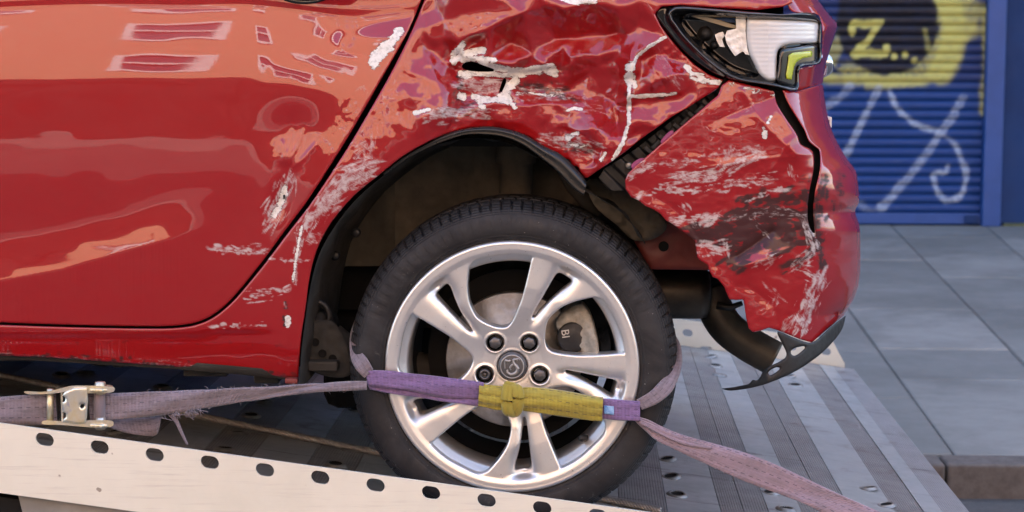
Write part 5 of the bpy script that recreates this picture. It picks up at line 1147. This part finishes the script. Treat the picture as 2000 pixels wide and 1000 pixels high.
# ratchet buckle
def bx(name, a, b, y0, y1, m, par, bevel=.001): 
    p = P(np.array(float(a[0])), np.array(float(a[1])), y0); q = P(np.array(float(b[0])), np.array(float(b[1])), y0)
    return box(name, (min(p[0], q[0]), y0, min(p[2], q[2])), (max(p[0], q[0]), y1, max(p[2], q[2])), m, par, bevel)
bk = panel('buckle_plate', [[(122, 772), (126, 766), (145, 758), (170, 757), (172, 780), (170, 812), (168, 826), (150, 828), (122, 824), (124, 818), (129, 815), (129, 808), (122, 804), (121, 786), (128, 783), (128, 777)], smooth_line([(156, 793), (161, 788), (165, 793), (160, 798)], 4, True)], 2, at_depth(3.205), lambda u, v: .004 * ((u - 146) / 25)**2, M['zinc'], rs, flange=.004, roll=.002, roll_px=4)
for yv, ya in ((764, 0), (826, 1)):
    h_ = panel('handle_side', [smooth_line([(48, 767), (52, 764), (90, 765), (128, 756), (150, 753), (215, 755), (224, 761), (215, 767), (172, 768), (140, 764), (100, 769), (60, 770)], 3, True)] if not ya else [smooth_line([(82, 824), (92, 821), (130, 823), (172, 821), (214, 821), (222, 827), (214, 834), (170, 834), (120, 830), (86, 829)], 3, True)], 2.2, at_depth(3.212), zero, M['zinc'], rs, flange=.030)
    cpt = P(np.array(196.), np.array(759. if not ya else 828.), 3.228)
    lathe('ratchet_wheel', [(.0001, -.004), (.020, -.004), (.022, -.002), (.022, .002), (.020, .004), (.0001, .004)], cpt + np.array([0, 0, .0]), M['zinc'], rs, 48, axis='Z', fn=lambda r, y, th, j: (np.where(r > .015, r * (1 + .07 * np.sign(np.sin(th * 14))), r), y))
    lathe('ratchet_nut', [(.0001, -.012), (.009, -.012), (.010, -.006), (.010, .010), (.0001, .011)], cpt + np.array([0, 0, .002]), M['zinc'], rs, 6, axis='Z')
p0, p1 = P(np.array(194.), np.array(762.), 3.232), P(np.array(194.), np.array(826.), 3.232); tube('spool', [p0, p1], .010, M['web_grey'], rs, 20)
p0, p1 = P(np.array(98.), np.array(764.), 3.225), P(np.array(98.), np.array(828.), 3.225); tube('pin', [p0 + np.array([0, 0, .004]), p1], .006, M['zinc'], rs, 14)
bx('pawl', (118, 764), (124, 826), 3.222, 3.228, M['zinc'], rs)
# sling round the tyre with the olive sleeve
ws = tag(empty('wheel_strap', tuple(P(np.array(1000.), np.array(770.), 3.33))), 'purple wheel strap with an olive yellow sleeve wrapped across the alloy wheel', 'strap')
YS = YW - .026
ribbon('webbing', [(712, 724), (760, 724), (800, 729), (870, 737), (945, 747)], [(720, 752), (760, 757), (800, 762), (870, 776), (945, 778)], [YS + .002, YS, YS - .002, YS - .004, YS - .006], M['web_purple'], ws, .004)
ribbon('webbing', [(716, 744), (760, 752), (810, 758), (880, 764), (945, 770)], [(722, 760), (760, 768), (810, 775), (880, 786), (945, 794)], [YS + .006, YS + .005, YS + .003, YS, YS - .002], M['web_purple'], ws, .004, seed=2)
ribbon('sleeve', [(936, 748), (950, 751), (972, 754), (988, 757), (996, 762)], [(934, 793), (950, 796), (970, 801), (988, 800), (997, 792)], [YS - .008] * 5, M['web_yellow'], ws, .005, bulge=.010, rows=13, ridge=.0018)
ribbon('sleeve', [(1008, 763), (1018, 757), (1060, 759), (1110, 766), (1150, 774), (1178, 778)], [(1006, 790), (1018, 801), (1060, 807), (1110, 814), (1150, 820), (1176, 822)], [YS - .008] * 6, M['web_yellow'], ws, .005, bulge=.012, rows=13, ridge=.0018)
kp = smooth_line([(994, 752), (1002, 754), (1010, 760), (1012, 780), (1008, 800), (1000, 806), (992, 802), (990, 780), (992, 760)], 4, True)
for off in (0, 9): tube('sleeve_knot', [P(np.array(a + (off - 4) * .9), np.array(b + off * .2), YS - .016 + .010 * math.cos((a - 1001) / 5)) for a, b in kp], .0075, M['web_yellow'], ws, 10)
ribbon('webbing', [(1172, 779), (1200, 780), (1225, 782), (1250, 784)], [(1172, 817), (1200, 820), (1225, 821), (1250, 822)], [YS - .005, YS - .005, YS - .004, YS - .003], M['web_purple'], ws, .005, ridge=.001)
ribbon('size_tag', [(1180, 792), (1190, 793), (1199, 794)], [(1180, 808), (1190, 809), (1199, 810)], [YS - .0105] * 3, M['tagblue'], ws, .0015, wob=.0003)
ribbon('loop', [(1244, 782), (1266, 768), (1285, 750), (1306, 728), (1320, 700), (1318, 672), (1306, 640)], [(1254, 800), (1284, 788), (1312, 764), (1327, 732), (1331, 700), (1326, 668), (1306, 636)], [YS - .002, YS - .002, YS + .006, YS + .03, YS + .06, YS + .10, YS + .20], M['web_grey'], ws, .004)
ribbon('loop', [(728, 722), (716, 700), (703, 682), (695, 660), (694, 640), (698, 620)], [(712, 738), (696, 722), (686, 700), (684, 672), (687, 648), (698, 618)], [YS + .002, YS + .002, YS + .03, YS + .06, YS + .12, YS + .20], M['web_grey'], ws, .004)
ts = tag(empty('tail_strap', tuple(P(np.array(1450.), np.array(890.), 3.3))), 'faded pink lilac strap running from the wheel down to the lower right', 'strap')
ribbon('webbing', [(1246, 816), (1270, 822), (1320, 845), (1400, 868), (1480, 893), (1560, 928), (1640, 966), (1720, 1000), (1800, 1034)], [(1240, 822), (1262, 842), (1290, 864), (1370, 902), (1450, 938), (1530, 968), (1580, 988), (1660, 1030), (1740, 1070)], [YS + .001, YS, YS - .005, YS - .02, YS - .035, YS - .05, YS - .065, YS - .08, YS - .09], M['web_pink'], ts, .004, ridge=.0008)
ribbon('fold', [(1250, 820), (1290, 836), (1340, 858), (1390, 872)], [(1248, 826), (1286, 846), (1334, 868), (1388, 878)], [YS - .006, YS - .010, YS - .015, YS - .022], M['web_pink'], ts, .003)
